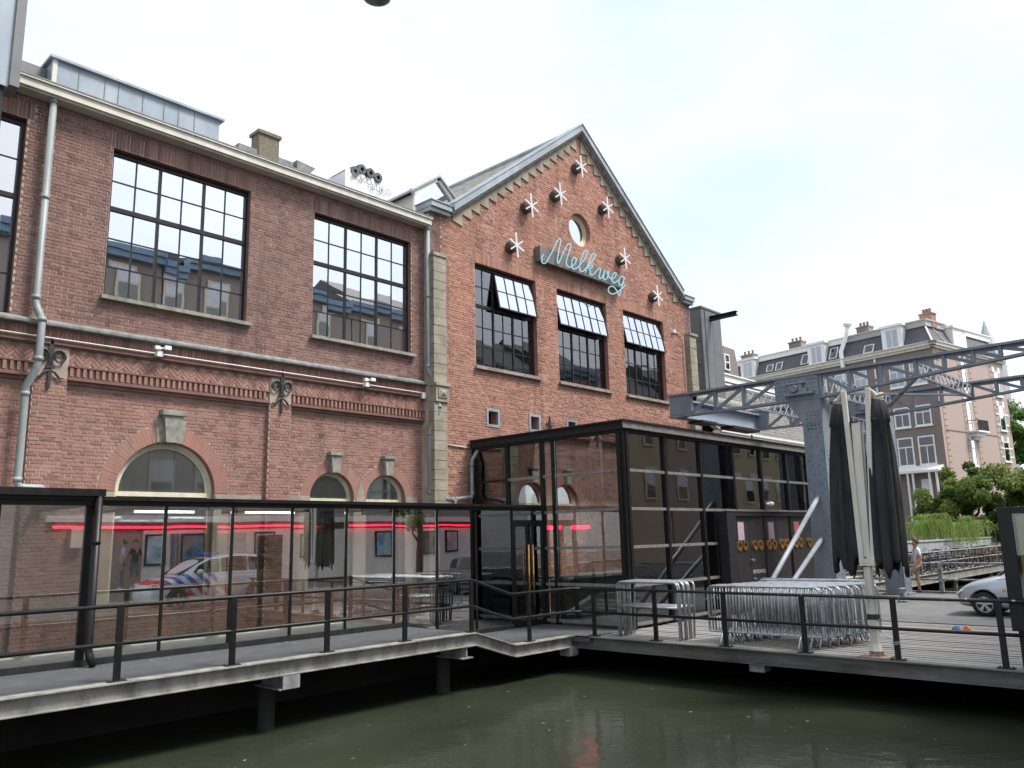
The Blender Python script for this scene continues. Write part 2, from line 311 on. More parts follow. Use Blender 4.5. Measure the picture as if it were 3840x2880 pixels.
# ---------------------------------------------------------------- setting: water, ground, decks
YF, YG = 16.65, 16.45
WZ = -.78
def struct(name, mb, mt, bevel=0):
    return mb.build(name, mt, kind='structure', bevel=bevel)
b = MB(); b.face([(-60,1.7,WZ),(260,1.7,WZ),(260,14.3,WZ),(-60,14.3,WZ)]); struct('canal_water', b, M['water'])
b = MB(); b.box(-60,260,-60,1.7,-1.4,.15); struct('street', b, M['asph'])
b = MB(); b.box(-60,260,-4.5,-2.6,.15,.6); struct('pavement', b, M['pave'])
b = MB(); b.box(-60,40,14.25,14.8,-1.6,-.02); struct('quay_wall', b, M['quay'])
b = MB(); b.box(19.2,28.5,1.7,14.24,-1.6,-.26); struct('under_deck_light_block', b, M['quay'])  # unseen block added under the deck to stop daylight coming through
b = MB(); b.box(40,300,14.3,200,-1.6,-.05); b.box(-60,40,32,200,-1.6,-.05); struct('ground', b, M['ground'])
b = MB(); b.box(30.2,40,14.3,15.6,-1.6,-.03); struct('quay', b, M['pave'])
# bridge deck: slab, asphalt, planks, edge beam
deck = bpy.data.objects.new('bridge_deck', None); COL.objects.link(deck); deck['kind'] = 'structure'; PINV[deck.name] = Matrix.Identity(4)
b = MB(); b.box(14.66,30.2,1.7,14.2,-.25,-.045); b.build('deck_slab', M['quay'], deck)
b = MB(); b.box(20.62,30.2,1.7,11.28,-.043,0.0); b.box(30.0,30.2,1.7,11.28,0,.06); b.build('asphalt', M['asph'], deck)
x = 14.70; k = 0
while x < 20.5:
    w = .225; o = boxobj('plank', x, x+w-.065, 1.75, 11.27, -.04, rnd.choice((0.0,-.004,-.007)), M['plank'], deck); x += w
b = MB(); b.box(14.55,14.575,1.7,11.9,-.245,-.022); b.box(14.43,14.68,1.7,11.9,-.022,0); b.box(14.45,14.66,1.7,11.9,-.262,-.244)
b.box(14.535,14.55,7.9,7.93,-.244,-.022); b.box(14.535,14.55,8.0,8.03,-.244,-.022)
b.build('edge_beam', M['beamd'], deck)
b = MB(); b.box(14.62,14.9,7.38,7.68,-.42,-.262); b.build('bearing_block', M['galv'], deck)
# left walkway (raised), its ramp and edge beam
walk = bpy.data.objects.new('walkway', None); COL.objects.link(walk); walk['kind'] = 'structure'; PINV[walk.name] = Matrix.Identity(4)
prof = [(-12,.35),(11.42,.35),(12.55,0.0),(14.43,0.0)]
b = MB()
for (xa,za),(xb,zb) in zip(prof[:-1], prof[1:]):
    b.prism([(xa,11.92,za),(xb,11.92,zb),(xb,11.92,zb-.12),(xa,11.92,za-.12)], (0,4.5,0))
b.box(14.43,16.0,11.3,16.4,-.12,.003)
b.build('walkway_surface', M['walk'], walk)
b = MB()
for (xa,za),(xb,zb) in zip(prof[:-1], prof[1:]):
    for (y0,y1,t0,t1) in ((11.70,11.918,.004,-.014),(11.80,11.82,-.014,-.225),(11.72,11.918,-.225,-.24)):
        b.prism([(xa,y0,za+t0),(xb,y0,zb+t0),(xb,y0,zb+t1),(xa,y0,za+t1)], (0,y1-y0,0))
b.box(7.18,7.20,11.79,11.8,.125,.336); b.box(7.24,7.26,11.79,11.8,.125,.336)
b.build('edge_beam', M['beam'], walk)
for (xx, zz) in ((7.15,.11),(11.05,.11)):
    b = MB(); b.box(xx,xx+.3,11.74,12.5,zz-.02,zz); b.box(xx+.13,xx+.16,11.76,12.5,zz-.2,zz-.02); b.box(xx,xx+.3,11.74,12.5,zz-.22,zz-.2)
    b.build('cross_beam', M['galv'], walk)
b = MB(); b.box(7.2,7.5,11.72,11.76,-.10,.10); b.build('bearing_block', M['galv'], walk)
b = MB(); b.box(14.25,14.55,11.72,12.0,-.42,-.24); b.build('bearing_block', M['galv'], walk)
for xx in (7.35, 11.2, 3.2):
    b = MB(); b.lathe([(.14,-1.6),(.14,-.10)], (xx,12.45,0), n=14); b.build('pile', M['quay'], walk, smooth=True)
b = MB()
for i in range(3): b.box(11.75+i*.28,12.0+i*.28,12.3,13.6,0.0,.26-i*.085)
b.build('step', M['pave'], walk)

# ---------------------------------------------------------------- brick helpers
def hole_iv(h, z, pad=0.0):
    k = h[0]
    if k == 'rect':
        return (h[1]-pad, h[2]+pad) if h[3]-pad < z < h[4]+pad else None
    if k == 'arch':
        _, cx, r, zb, zs = h; r += pad
        if z < zb or z > zs+r: return None
        w = r if z <= zs else math.sqrt(max(0, r*r-(z-zs)**2)); return (cx-w, cx+w)
    if k == 'circ':
        _, cx, cz, r = h; r += pad
        if abs(z-cz) >= r: return None
        w = math.sqrt(r*r-(z-cz)**2); return (cx-w, cx+w)
def subtract(ivs, iv):
    o = []
    for a, c in ivs:
        if iv[1] <= a or iv[0] >= c: o.append((a, c)); continue
        if iv[0] > a: o.append((a, iv[0]))
        if iv[1] < c: o.append((iv[1], c))
    return o
def sheet(mb, Y, x0, x1, zlo, zhi, holes, m=0):
    """flat backing wall with openings, as vertical strips"""
    xs = {x0, x1}
    for h in holes:
        if h[0] == 'rect': xs |= {h[1], h[2]}
        else:
            cx, r = h[1], (h[2] if h[0] == 'arch' else h[3])
            for i in range(25): xs.add(round(cx-r*math.cos(PI*i/24), 4))
    if callable(zhi):
        for i in range(9): xs.add(x0+(x1-x0)*i/8)
    xs = sorted(q for q in xs if x0-1e-6 <= q <= x1+1e-6)
    top = zhi if callable(zhi) else (lambda q: zhi)
    for xa, xb in zip(xs[:-1], xs[1:]):
        if xb-xa < 1e-5: continue
        xm = (xa+xb)/2; cuts = []
        for h in holes:
            if h[0] == 'rect' and h[1] < xm < h[2]: cuts.append((h[3],h[3],h[4],h[4]))
            elif h[0] == 'arch' and abs(xm-h[1]) < h[2]:
                f = lambda q: h[4]+math.sqrt(max(0,h[2]**2-(q-h[1])**2)); cuts.append((h[3],h[3],f(xa),f(xb)))
            elif h[0] == 'circ' and abs(xm-h[1]) < h[3]:
                f = lambda q: math.sqrt(max(0,h[3]**2-(q-h[1])**2)); cuts.append((h[2]-f(xa),h[2]-f(xb),h[2]+f(xa),h[2]+f(xb)))
        cuts.sort(key=lambda c: c[0]); la, lb = zlo, zlo
        for c in cuts:
            if c[0] > la+1e-4 or c[1] > lb+1e-4: mb.face([(xa,Y,la),(xb,Y,lb),(xb,Y,c[1]),(xa,Y,c[0])], m)
            la, lb = c[2], c[3]
        mb.face([(xa,Y,la),(xb,Y,lb),(xb,Y,top(xb)),(xa,Y,top(xa))], m)
def reveal(mb, h, Y, d, m=0, a=.3):
    if h[0] == 'rect': pts = [(h[1],h[3]),(h[1],h[4]),(h[2],h[4]),(h[2],h[3])]; closed = True
    elif h[0] == 'arch': pts = [(h[1]-h[2],h[3])]+[(h[1]-h[2]*math.cos(PI*i/24), h[4]+h[2]*math.sin(PI*i/24)) for i in range(25)]+[(h[1]+h[2],h[3])]; closed = False
    else: pts = [(h[1]+h[3]*math.cos(2*PI*i/40), h[2]+h[3]*math.sin(2*PI*i/40)) for i in range(40)]; closed = True
    n = len(pts)
    for i in range(n if closed else n-1):
        p, q = pts[i], pts[(i+1) % n]; mb.face([(p[0],Y,p[1]),(q[0],Y,q[1]),(q[0],Y+d,q[1]),(p[0],Y+d,p[1])], m, a)
def one_brick(mb, xa, xb, za, zb, Y, p, jit=.003, m=0):
    j = lambda: rnd.uniform(-jit, jit)
    a = rnd.random(); y = Y-p+j()*1.3
    xa += j(); xb += j(); za += j()*.6; zb += j()*.6; e = .004
    mb.add([(xa,Y+.002,za),(xb,Y+.002,za),(xb,Y+.002,zb),(xa,Y+.002,zb),(xa+e,y,za+e),(xb-e,y,za+e),(xb-e,y,zb-e),(xa+e,y,zb-e)],
           [(4,5,6,7),(0,1,5,4),(1,2,6,5),(2,3,7,6),(3,0,4,7)], m, a)
BC, BL = .0725, .235
def bricks(mb, Y, x0, x1, z0, z1, holes, zhi=None, jit=.003, p=.009, singles=None, m=0, pads=None):
    n = int((z1-z0)/BC)
    for i in range(n):
        za, zb = z0+i*BC+.005, z0+(i+1)*BC-.005; zm = (za+zb)/2
        ivs = [(x0, x1)]
        if zhi:
            a, c = zhi(zb)
            if c-a < .1: continue
            ivs = [(max(a,x0), min(c,x1))]
        for h in holes:
            iv = hole_iv(h, zm, (pads or {}).get(h, 0.0))
            if iv: ivs = subtract(ivs, iv)
        st = i % 2 == 0; L = BL if st else BL/2; off = (BL/2 if (i//2) % 2 else 0) if st else BL/4
        for a, c in ivs:
            k = math.floor((a-off)/L)
            while off+k*L < c:
                xa, xb = max(a, off+k*L)+.005, min(c, off+(k+1)*L)-.005; k += 1
                if xb-xa < .03: continue
                if singles is not None and xb-xa > L-.0105: singles.append((xa, xb, za, zb, st))
                else: one_brick(mb, xa, xb, za, zb, Y, p, jit, m)
def pick_singles(mb, lst, parent, Y, mt, keep, p=.009, jit=.003, m=0, n=300):
    """the n bricks that show largest become objects of their own; the rest join the brickwork"""
    sc = []
    for t in lst:
        xa, xb, za, zb, st = t; c = ((xa+xb)/2, Y, (za+zb)/2)
        px, py, w = proj(c); ok = 20 < px < 3820 and 20 < py < 2860 and keep(c[0], c[2]) and st
        sc.append((w if ok else 1e9, t))
    sc.sort(key=lambda q: q[0]); hashes = [round((i+.5)/14, 3) for i in range(14)]
    for i, (w, t) in enumerate(sc):
        xa, xb, za, zb, st = t
        if i < n and w < 1e8:
            dy = rnd.uniform(-.003,.003); boxobj('brick', xa, xb, Y-p+dy, Y+.006+dy, za, zb, mt, parent, bid=rnd.choice(hashes))
        else: one_brick(mb, xa, xb, za, zb, Y, p, jit, m)
def soldiers(mb, Y, x0, x1, z0, z1, p=.009, w=.0725, jit=.003, m=0):
    n = max(1, round((x1-x0)/w)); w = (x1-x0)/n
    for i in range(n): one_brick(mb, x0+i*w+.005, x0+(i+1)*w-.005, z0+.005, z1-.005, Y, p, jit, m)
def arch_ring(mb, Y, cx, zs, r0, r1, skip=.12, p=.012, m=0):
    n = round(PI*(r0+r1)/2/.075)
    for i in range(n):
        t0, t1 = PI*i/n+.06/n, PI*(i+1)/n-.06/n
        if abs((t0+t1)/2-PI/2)*r0 < skip: continue
        y = Y-p+rnd.uniform(-.002,.002)
        q = [(cx+r*math.cos(t), zs+r*math.sin(t)) for r, t in ((r0,t0),(r1,t0),(r1,t1),(r0,t1))]
        mb.prism([(a,y,c) for a,c in q], (0,p+.002,0), m, rnd.uniform(.35,.9))
def tubes_obj(name, pts, r, mt, parent, n=10, smooth=True, closed=False):
    b = MB(); b.tube(pts, r, n, closed=closed); return b.build(name, mt, parent, smooth=smooth)

# ---------------------------------------------------------------- windows
def pane(parent, x0, x1, z0, z1, Y, mt, tilt=.3):
    o = boxobj('pane', x0, x1, Y-.004, Y+.004, z0, z1, mt, parent); o.rotation_euler = (R(rnd.uniform(-tilt,tilt)), 0, R(rnd.uniform(-tilt,tilt))); return o
def rotpt(p, piv, ang):
    y, z = p[1]-piv[0], p[2]-piv[1]; c, s = math.cos(ang), math.sin(ang)
    return (p[0], piv[0]+y*c+z*s, piv[1]-y*s+z*c)
def steel_window(parent, x0, x1, z0, z1, Y, gm, sash=None, sill=True, bays=3, rows=5, tr=3):
    """black steel window: outer frame, mullions, transom, glazing bars; every pane its own piece; the upper sash may hang open"""
    W, H = x1-x0, z1-z0; fr = .065; b = MB(); Yd = Y+.10
    b.box(x0,x0+fr,Y,Yd,z0,z1); b.box(x1-fr,x1,Y,Yd,z0,z1); b.box(x0+fr,x1-fr,Y,Yd,z1-fr*1.5,z1); b.box(x0+fr,x1-fr,Y,Yd,z0,z0+fr*.8)
    bw = (W-2*fr)/bays; zt = z0+H*tr/rows
    so0 = bays if sash is None else sash     # first bay of the open sash
    mu = .055
    for i in range(1, bays):
        xm = x0+fr+i*bw; b.box(xm-mu/2,xm+mu/2,Y+.012,Yd-.01,z0+fr*.8,(z1-fr*1.5) if i <= so0 else zt)
    b.box(x0+fr,x1-fr,Y+.004,Yd-.006,zt-.05,zt+.045)
    g = .014; rh_lo = (zt-.05-z0-fr*.8)/tr; rh_up = (z1-fr*1.5-zt-.045)/(rows-tr)
    cells = []
    for i in range(bays):
        xa = x0+fr+i*bw+(mu/2 if i else 0); xb = x0+fr+(i+1)*bw-(mu/2 if i < bays-1 else 0); xm = (xa+xb)/2
        b.box(xm-g,xm+g,Y+.03,Y+.07,z0+fr*.8,zt-.05)
        for k in range(1, tr): zz = z0+fr*.8+k*rh_lo; b.box(xa,xb,Y+.032,Y+.068,zz-g,zz+g)
        for k in range(tr):
            zz = z0+fr*.8+k*rh_lo; cells += [(xa,xm-g,zz+(g if k else 0),zz+rh_lo-(g if k < tr-1 else 0)),(xm+g,xb,zz+(g if k else 0),zz+rh_lo-(g if k < tr-1 else 0))]
        if i < so0:
            b.box(xm-g,xm+g,Y+.03,Y+.07,zt+.045,z1-fr*1.5)
            for k in range(1, rows-tr): zz = zt+.045+k*rh_up; b.box(xa,xb,Y+.032,Y+.068,zz-g,zz+g)
            for k in range(rows-tr):
                zz = zt+.045+k*rh_up; cells += [(xa,xm-g,zz+(g if k else 0),zz+rh_up-(g if k < rows-tr-1 else 0)),(xm+g,xb,zz+(g if k else 0),zz+rh_up-(g if k < rows-tr-1 else 0))]
    w = b.build('window', M['frame'], parent)
    for c in cells: pane(w, *c, Y+.05, gm)
    if sash is not None:
        piv = (Y+.02, z1-fr*1.6); ang = R(11.5); sx0 = x0+fr+sash*bw+(.01 if sash else -.03); sx1 = x1-fr+.03; sz0 = zt-.02; b = MB(); nb = (bays-sash)
        tmp = MB(); t = .04; tmp.box(sx0,sx0+t,Y-.02,Y+.03,sz0,piv[1]); tmp.box(sx1-t,sx1,Y-.02,Y+.03,sz0,piv[1]); tmp.box(sx0+t,sx1-t,Y-.02,Y+.03,sz0,sz0+t); tmp.box(sx0+t,sx1-t,Y-.02,Y+.03,piv[1]-t,piv[1])
        cw = (sx1-sx0-2*t)/(nb*2); rh = (piv[1]-sz0-2*t)/(rows-tr)
        for i in range(1, nb*2): q = .026 if i % 2 == 0 else .013; tmp.box(sx0+t+i*cw-q,sx0+t+i*cw+q,Y-.015,Y+.025,sz0+t,piv[1]-t)
        for k in range(1, rows-tr): tmp.box(sx0+t,sx1-t,Y-.012,Y+.022,sz0+t+k*rh-.013,sz0+t+k*rh+.013)
        tmp.v = [rotpt(p, piv, ang) for p in tmp.v]; tmp.build('sash', M['frame'], w)
        for i in range(nb*2):
            for k in range(rows-tr):
                q = MB(); q.box(sx0+t+i*cw+.013,sx0+t+(i+1)*cw-.013,Y,Y+.008,sz0+t+k*rh+.013,sz0+t+(k+1)*rh-.013)
                q.v = [rotpt(p, piv, ang) for p in q.v]; q.build('pane', M['glass_up'], w)
    if sill:
        b = MB(); b.prism([(x0-.07,Y+.12,z0-.005),(x0-.07,Y-.27,z0-.035),(x0-.07,Y-.27,z0-.115),(x0-.07,Y+.12,z0-.115)], (W+.16,0,0)); b.build('sill', M['stone_g'], w)
    return w

# ================================================================ left brick wing
wing = thing('brick_wing', 'long brick wing with tall black steel windows above the glass passage', 'building', (7.5, 17, 0))
HW = [('rect',5.87,9.0,7.17,10.36),('rect',10.75,13.89,7.17,10.36),('rect',1.1,4.25,6.46,10.38)]
ARC = [('arch',7.44,1.04,1.1,3.25),('arch',11.51,.635,1.1,3.2),('arch',13.155,.63,1.1,3.2)]
YP = YF+.12
b = MB()
sheet(b, YF, .3, 14.5, 6.0, 10.95, HW); sheet(b, YP, .3, 14.5, -.1, 5.42, ARC)
b.build('wall', M['mortar'], wing)
for h in HW+ARC: b = MB(); reveal(b, h, YF if h[0] == 'rect' else YP, .25); b.build('reveal', M['brick_low'], wing, attr=True)
bw_ = MB(); lst = []
lint = [('rect',h[1]-.12,h[2]+.12,10.36,10.74) for h in HW]
bricks(bw_, YF, .3, 14.48, 6.45, 10.88, HW+lint, singles=lst, m=0)
for h in HW: soldiers(bw_, YF, h[1]-.12, h[2]+.12, h[4]+.005, 10.74, m=0)
soldiers(bw_, YF-.012, .3, 14.48, 6.07, 6.30, m=1)
# moulding under the soldier band, frieze of herringbone, dentils
b = MB(); b.box(.3,14.47,YF-.07,YF+.02,5.985,6.055); b.box(.3,14.47,YF-.035,YF+.02,5.955,5.985)
PIER = [(4.74,5.34),(9.66,10.24)]
spans = [(.3,4.74),(5.34,9.66),(10.24,14.47)]
for a, c in spans:
    b.box(a,c,YF-.03,YP,5.335,5.40); b.box(a,c,YF+.03,YP,5.265,5.33); b.box(a,c,YF-.045,YP,5.59,5.625)
b.build('brick_moulding', M['brick_low'], wing, attr=True)
HW_ = .072
for a, c in spans:
    for i in range(-8, int((c-a)/HW_*.75)+12):
        for j in range(-int((c-a)/HW_*.75)-12, 12):
            k = (i-j) % 6
            if k not in (0, 5): continue
            u, w = (i+1.5, j+.5) if k == 0 else (i+.5, j+1.5)
            cx, cz = a+(u-w)*HW_*.7071, 5.6+(u+w)*HW_*.7071
            if not (a+.05 < cx < c-.05 and 5.64 < cz < 5.94): continue
            d = Vector((1,0,1)).normalized() if k == 0 else Vector((-1,0,1)).normalized(); n = Vector((-1,0,1)).normalized() if k == 0 else Vector((1,0,1)).normalized()
            bw_.obox(Vector((cx, YF+.03+rnd.uniform(-.003,.003), cz)), d*(1.5*HW_-.005), Vector((0,.012,0)), n*(.5*HW_-.005), 1, rnd.random())
for a, c in spans:
    n = int((c-a)/.118)
    for i in range(n): one_brick(bw_, a+.02+i*.118, a+.02+i*.118+.066, 5.41, 5.585, YF+.05, .085, .002, 1)
SHEET2 = MB()
for a, c in spans: SHEET2.box(a, c, YF+.035, YF+.06, 5.40, 6.0)
SHEET2.build('frieze_bed', M['mortar'], wing)
# lower panels and piers
pads = {ARC[0]: .34, ARC[1]: .27, ARC[2]: .27}
for a, c in spans: bricks(bw_, YP, a, c, .36, 5.27, ARC, singles=None, m=1, pads=pads) if a > 9 else bricks(bw_, YP, a, c, .36, 5.27, ARC, singles=None, m=1, pads=pads)
for a, c in PIER: b = MB(); b.box(a+.004, c-.004, YF+.001, YP+.01, .3, 5.97); b.build('pier_core', M['mortar'], wing)
for a, c in PIER:
    bricks(bw_, YF, a, c, .36, 5.42, [], m=1)
    for i in range(72): # side bricks of the pier
        z = .36+i*BC; bw_.box(a-.004,a+.004,YF+.004,YP-.002,z+.005,z+BC-.005,1,rnd.random())
arch_ring(bw_, YP, 7.44, 3.25, 1.045, 1.37, skip=.2, m=1); arch_ring(bw_, YP, 11.51, 3.2, .64, .90, skip=.14, m=1); arch_ring(bw_, YP, 13.155, 3.2, .635, .89, skip=.14, m=1)
pick_singles(bw_, lst, wing, YF, M['brick_up'], lambda x, z: z > 6.4 and not (4.5 < x < 4.8))
bw_.build('brickwork', [M['brick_up'], M['brick_low']], wing, kind='stuff', attr=True)
# arch windows
for cx, r, zs in ((7.44,1.04,3.25),(11.51,.635,3.2),(13.155,.63,3.2)):
    b = MB(); n = 28; yo = YP+.14; t = .085 if r > .8 else .055
    for i in range(n):
        a0, a1 = PI*i/n, PI*(i+1)/n
        for ra, rb, y0, y1 in ((r, r-t, yo, yo+.08), (r-t, r-t*1.5, yo+.03, yo+.08)):
            q = [(cx+rr*math.cos(t_), zs+rr*math.sin(t_)) for rr, t_ in ((ra,a0),(rb,a0),(rb,a1),(ra,a1))]
            b.prism([(x_,y0,z_) for x_,z_ in q], (0,y1-y0,0))
    b.box(cx-r,cx+r,yo+.002,yo+.085,zs-.09,zs+.005); b.box(cx-r,cx-r+t,yo+.003,yo+.08,1.1,zs-.09); b.box(cx+r-t,cx+r,yo+.003,yo+.08,1.1,zs-.09)
    w = b.build('window', M['creamw'], wing, smooth=False)
    q = MB(); pts = [(cx-r+.03,yo+.05,zs)]+[(cx-(r-.03)*math.cos(PI*i/24), yo+.05, zs+(r-.03)*math.sin(PI*i/24)) for i in range(1,24)]+[(cx+r-.03,yo+.05,zs)]
    q.prism(pts, (0,.006,0)); q.build('pane', M['glass_arch'], w); q = MB(); q.box(cx-r-.1,cx+r+.1,yo+.10,yo+.12,.9,zs+r+.1); q.build('pane_backing', M['pane_backing'], w); pane(w, cx-r+.03, cx+r-.03, 1.12, zs-.09, yo+.05, M['glass_arch'])  # backing sheet added behind the arched glass to make it look paler
    # keystone
    kb = MB(); k = 1.0 if r < .8 else 1.35; y0 = YP-.16; zb = zs+r-.02
    kb.prism([(cx-.10*k,y0,zb),(cx+.10*k,y0,zb),(cx+.145*k,y0,zb+.42*k),(cx-.145*k,y0,zb+.42*k)], (0,.17,0))
    kb.box(cx-.185*k,cx+.185*k,y0-.04,YP,zb+.42*k,zb+.50*k)
    if r > .8: kb.prism([(cx-.20*k,YP-.03,zb),(cx+.20*k,YP-.03,zb),(cx+.25*k,YP-.03,zb+.36*k),(cx-.25*k,YP-.03,zb+.36*k)], (0,.028,0))
    kb.build('keystone', M['stone_g'], wing)
for xa, xb, zt in ((12.15,12.525,3.62),(13.79,14.2,3.28),(10.3,10.87,3.24),(8.5,9.6,3.22),(5.4,6.38,3.22)):
    bb = MB(); bb.box(xa,xb,YP-.025,YP+.01,3.0,zt)
    if zt > 3.5: bb.v = [(( (p[0]-12.335)*(.12 if p[2] > 3.3 else 1)+12.335), p[1], p[2]) for p in bb.v]
    bb.build('impost_stone', M['stone'], wing)
# ledge, cornice, roof
b = MB(); b.prism([(.3,YF-.16,6.31),(.3,YF-.16,6.39),(.3,YF+.02,6.47),(.3,YF+.02,6.31)], (14.17,0,0)); b.build('ledge', M['zinc_d'], wing, bevel=.02)
b = MB(); b.box(.2,14.36,16.3,YF+.05,10.90,11.06); b.box(.2,14.38,16.26,YF+.05,11.06,11.10); b.box(.2,14.34,16.36,YF+.03,10.86,10.90); b.build('cornice', M['cream'], wing)
b = MB(); b.box(.2,14.40,16.25,16.6,11.10,11.125); b.build('cornice_capping', M['zinc_d'], wing)
b = MB(); b.box(.3,14.5,16.6,31,11.0,11.06); b.box(.3,.32,16.66,31,0,11); b.build('roof', M['zinc_d'], wing)
b = MB(); b.box(.35,14.45,18.6,18.65,0,11); b.box(.35,14.45,16.72,18.6,6.0,6.1); b.box(.35,14.45,16.72,18.6,10.6,10.65); b.build('interior', M['room'], wing)
for h in HW: steel_window(wing, h[1], h[2], h[3], h[4], YF+.13, M['glass_up'], sill=h[1] > 3)
# wall anchors, conduit and its lights
def anchor(parent, x, y, z, k=1.0):
    b = MB()
    b.prism([(x-.03*k,y,z-.55*k),(x+.03*k,y,z-.55*k),(x+.022*k,y,z+.45*k),(x,y,z+.62*k),(x-.022*k,y,z+.45*k)], (0,.035,0))
    b.prism([(x,y-.01,z+.55*k),(x+.06*k,y-.01,z+.3*k),(x,y-.01,z+.1*k),(x-.06*k,y-.01,z+.3*k)], (0,.03,0))
    for s in (-1, 1):
        pts = [(x+s*.02*k, y+.01, z-.12*k)]
        for i in range(14):
            t = i/13; a = PI*1.0-t*PI*2.3; rr = .14*k*(1-.45*t)
            pts.append((x+s*(.165*k+rr*math.cos(a)*1.0), y+.01, z+.14*k+rr*math.sin(a)*1.15))
        b.tube(pts, [.03*k]+[.028*k]*8+[.02*k]*6, 6)
        b.tube([(x+s*.02*k,y+.01,z-.16*k),(x+s*.10*k,y+.01,z-.2*k),(x+s*.2*k,y+.01,z-.32*k),(x+s*.27*k,y+.01,z-.30*k)], [.02*k,.026*k,.026*k,.02*k], 6)
    b.box(x-.09*k,x+.09*k,y-.012,y+.03,z-.12*k,z-.06*k)
    return b.build('wall_anchor', M['iron'], parent)
anchor(wing, 5.0, YF-.06, 5.62, .9); anchor(wing, 9.95, YF-.06, 5.62, .9)
for xx in (5.04, 9.95):
    b = MB(); b.box(xx-.26,xx+.26,YF-.022,YF+.01,5.76,5.95); b.build('corbel_stone', M['stone'], wing)
tubes_obj('conduit', [(.3,YF-.1,6.09),(14.4,YF-.1,6.09)], .014, M['white'], wing, 6)
for xx in (7.0, 12.3):
    b = MB(); b.box(xx-.06,xx+.06,YF-.2,YF-.03,6.02,6.13); b.box(xx+.07,xx+.2,YF-.27,YF-.2,6.17,6.25); b.box(xx-.13,xx-.03,YF-.27,YF-.2,6.15,6.22); b.tube([(xx,YF-.12,6.12),(xx,YF-.22,6.18)], .02, 6); b.tube([(xx-.08,YF-.22,6.18),(xx+.12,YF-.22,6.2)], .014, 6)
    b.build('flood_lamp', M['whitec'], wing)
b = MB(); b.box(14.2,14.32,YF-.13,YF-.02,5.94,6.1); b.build('junction_box', M['whitec'], wing)
# downpipes
def pipe(name, pts, r, label):
    b = MB(); b.tube(pts, r, 12)
    for i in range(len(pts)-1):
        p, q = Vector(pts[i]), Vector(pts[i+1]); d = (q-p)
        if d.length > .5:
            dn = d.normalized(); nn = max(1, int(d.length/1.9))
            for k in range(nn+1):
                c = p+d*min(.98, max(.02, (k/nn))); b.tube([c-dn*.04, c+dn*.04], r*1.17, 12)
    o = b.build(name, M['pipe'], None, smooth=True); return tag(o, label, 'downpipe')
pipe('downpipe', [(4.62,16.46,10.9),(4.62,16.46,6.72),(4.64,16.42,6.6),(4.72,16.34,6.38),(4.72,16.34,5.6),(4.70,16.36,5.42),(4.60,16.5,5.12),(4.6,16.52,5.0),(4.6,16.52,3.36),(4.63,16.52,3.27),(4.72,16.5,3.25),(5.0,16.5,3.25),(5.06,16.5,3.2),(5.08,16.5,2.95)], .068, 'grey downpipe at the far left that kinks round the ledge')
pipe('downpipe', [(14.33,16.44,10.9),(14.33,16.44,6.75),(14.36,16.4,6.62),(14.47,16.3,6.42),(14.53,16.26,6.2),(14.55,16.26,5.7),(14.52,16.28,5.5),(14.40,16.4,5.12),(14.38,16.44,5.0),(14.38,16.44,3.36),(14.45,16.40,3.27),(14.98,16.2,3.2)], .062, 'grey downpipe between the two brick walls beside the stone quoins')
pipe('downpipe', [(16.02,16.22,4.62),(15.95,16.22,4.58),(15.78,16.26,4.32),(15.76,16.26,4.2),(15.76,16.26,3.36),(15.7,16.25,3.28),(15.1,16.2,3.22),(15.05,16.2,3.15),(15.04,16.2,2.9)], .055, 'short grey downpipe at the left end of the glass hall roof')
# ================================================================ gabled hall
hall = thing('gabled_hall', 'brick hall with a pointed gable, round window and three steel windows', 'building', (21.45, 17, 0))
GX, GE, GZ, GS = 21.45, 6.32, 11.4, .775
zhi = lambda x: GZ + max(0, GE-abs(x-GX))*GS
def span_at(z):
    if z <= GZ: return (14.36, 28.5)
    w = GE-(z-GZ)/GS-.1; return (GX-w, GX+w)
HG = [('rect',16.18,18.93,7.13,10.28),('rect',19.98,22.72,7.13,10.28),('rect',23.74,26.42,7.13,10.28)]
HC = ('circ',21.37,12.7,.6)
HV = [('rect',16.6,17.06,5.4,5.85),('rect',18.46,18.9,5.4,5.86),('rect',20.28,20.72,5.4,5.86)]
b = MB(); sheet(b, YG, 14.36, 28.5, -.1, zhi, HG+[HC]+HV); b.box(14.36,14.38,YG+.002,24.2,-.1,11.3); b.box(28.47,28.5,YG+.002,24.2,-.1,11.3); b.build('wall', M['mortar'], hall)
for h in HG+[HC]+HV: b = MB(); reveal(b, h, YG, .3); b.build('reveal', M['brick_gable'], hall, attr=True)
bg_ = MB(); lst = []
lint = [('rect',h[1]-.1,h[2]+.1,10.28,10.62) for h in HG]
frm = [('rect',h[1]-.05,h[2]+.05,h[3]-.05,h[4]+.05) for h in HV]
bricks(bg_, YG, 14.84, 28.0, .05, 16.5, HG+lint+[HC]+frm, zhi=span_at, jit=.006, p=.010, singles=lst, pads={HC: .12})
for h in HG: soldiers(bg_, YG, h[1]-.1, h[2]+.1, 10.285, 10.62)
for i in range(64):
    a0, a1 = 2*PI*i/64+.01, 2*PI*(i+1)/64-.01
    q = [(21.37+r*math.cos(t), 12.7+r*math.sin(t)) for r, t in ((.6,a0),(.72,a0),(.72,a1),(.6,a1))]
    bg_.prism([(x_,YG-.012,z_) for x_,z_ in q], (0,.014,0), 0, rnd.uniform(.0,.4))
pick_singles(bg_, lst, hall, YG, M['brick_gable'], lambda x, z: z > 5.2 and x > 15, p=.010, jit=.006)
bg_.build('brickwork', M['brick_gable'], hall, kind='stuff', attr=True)
for i, h in enumerate(HG): steel_window(hall, h[1], h[2], h[3], h[4], YG+.15, M['glass_gab'], sash=1 if i == 0 else 0)
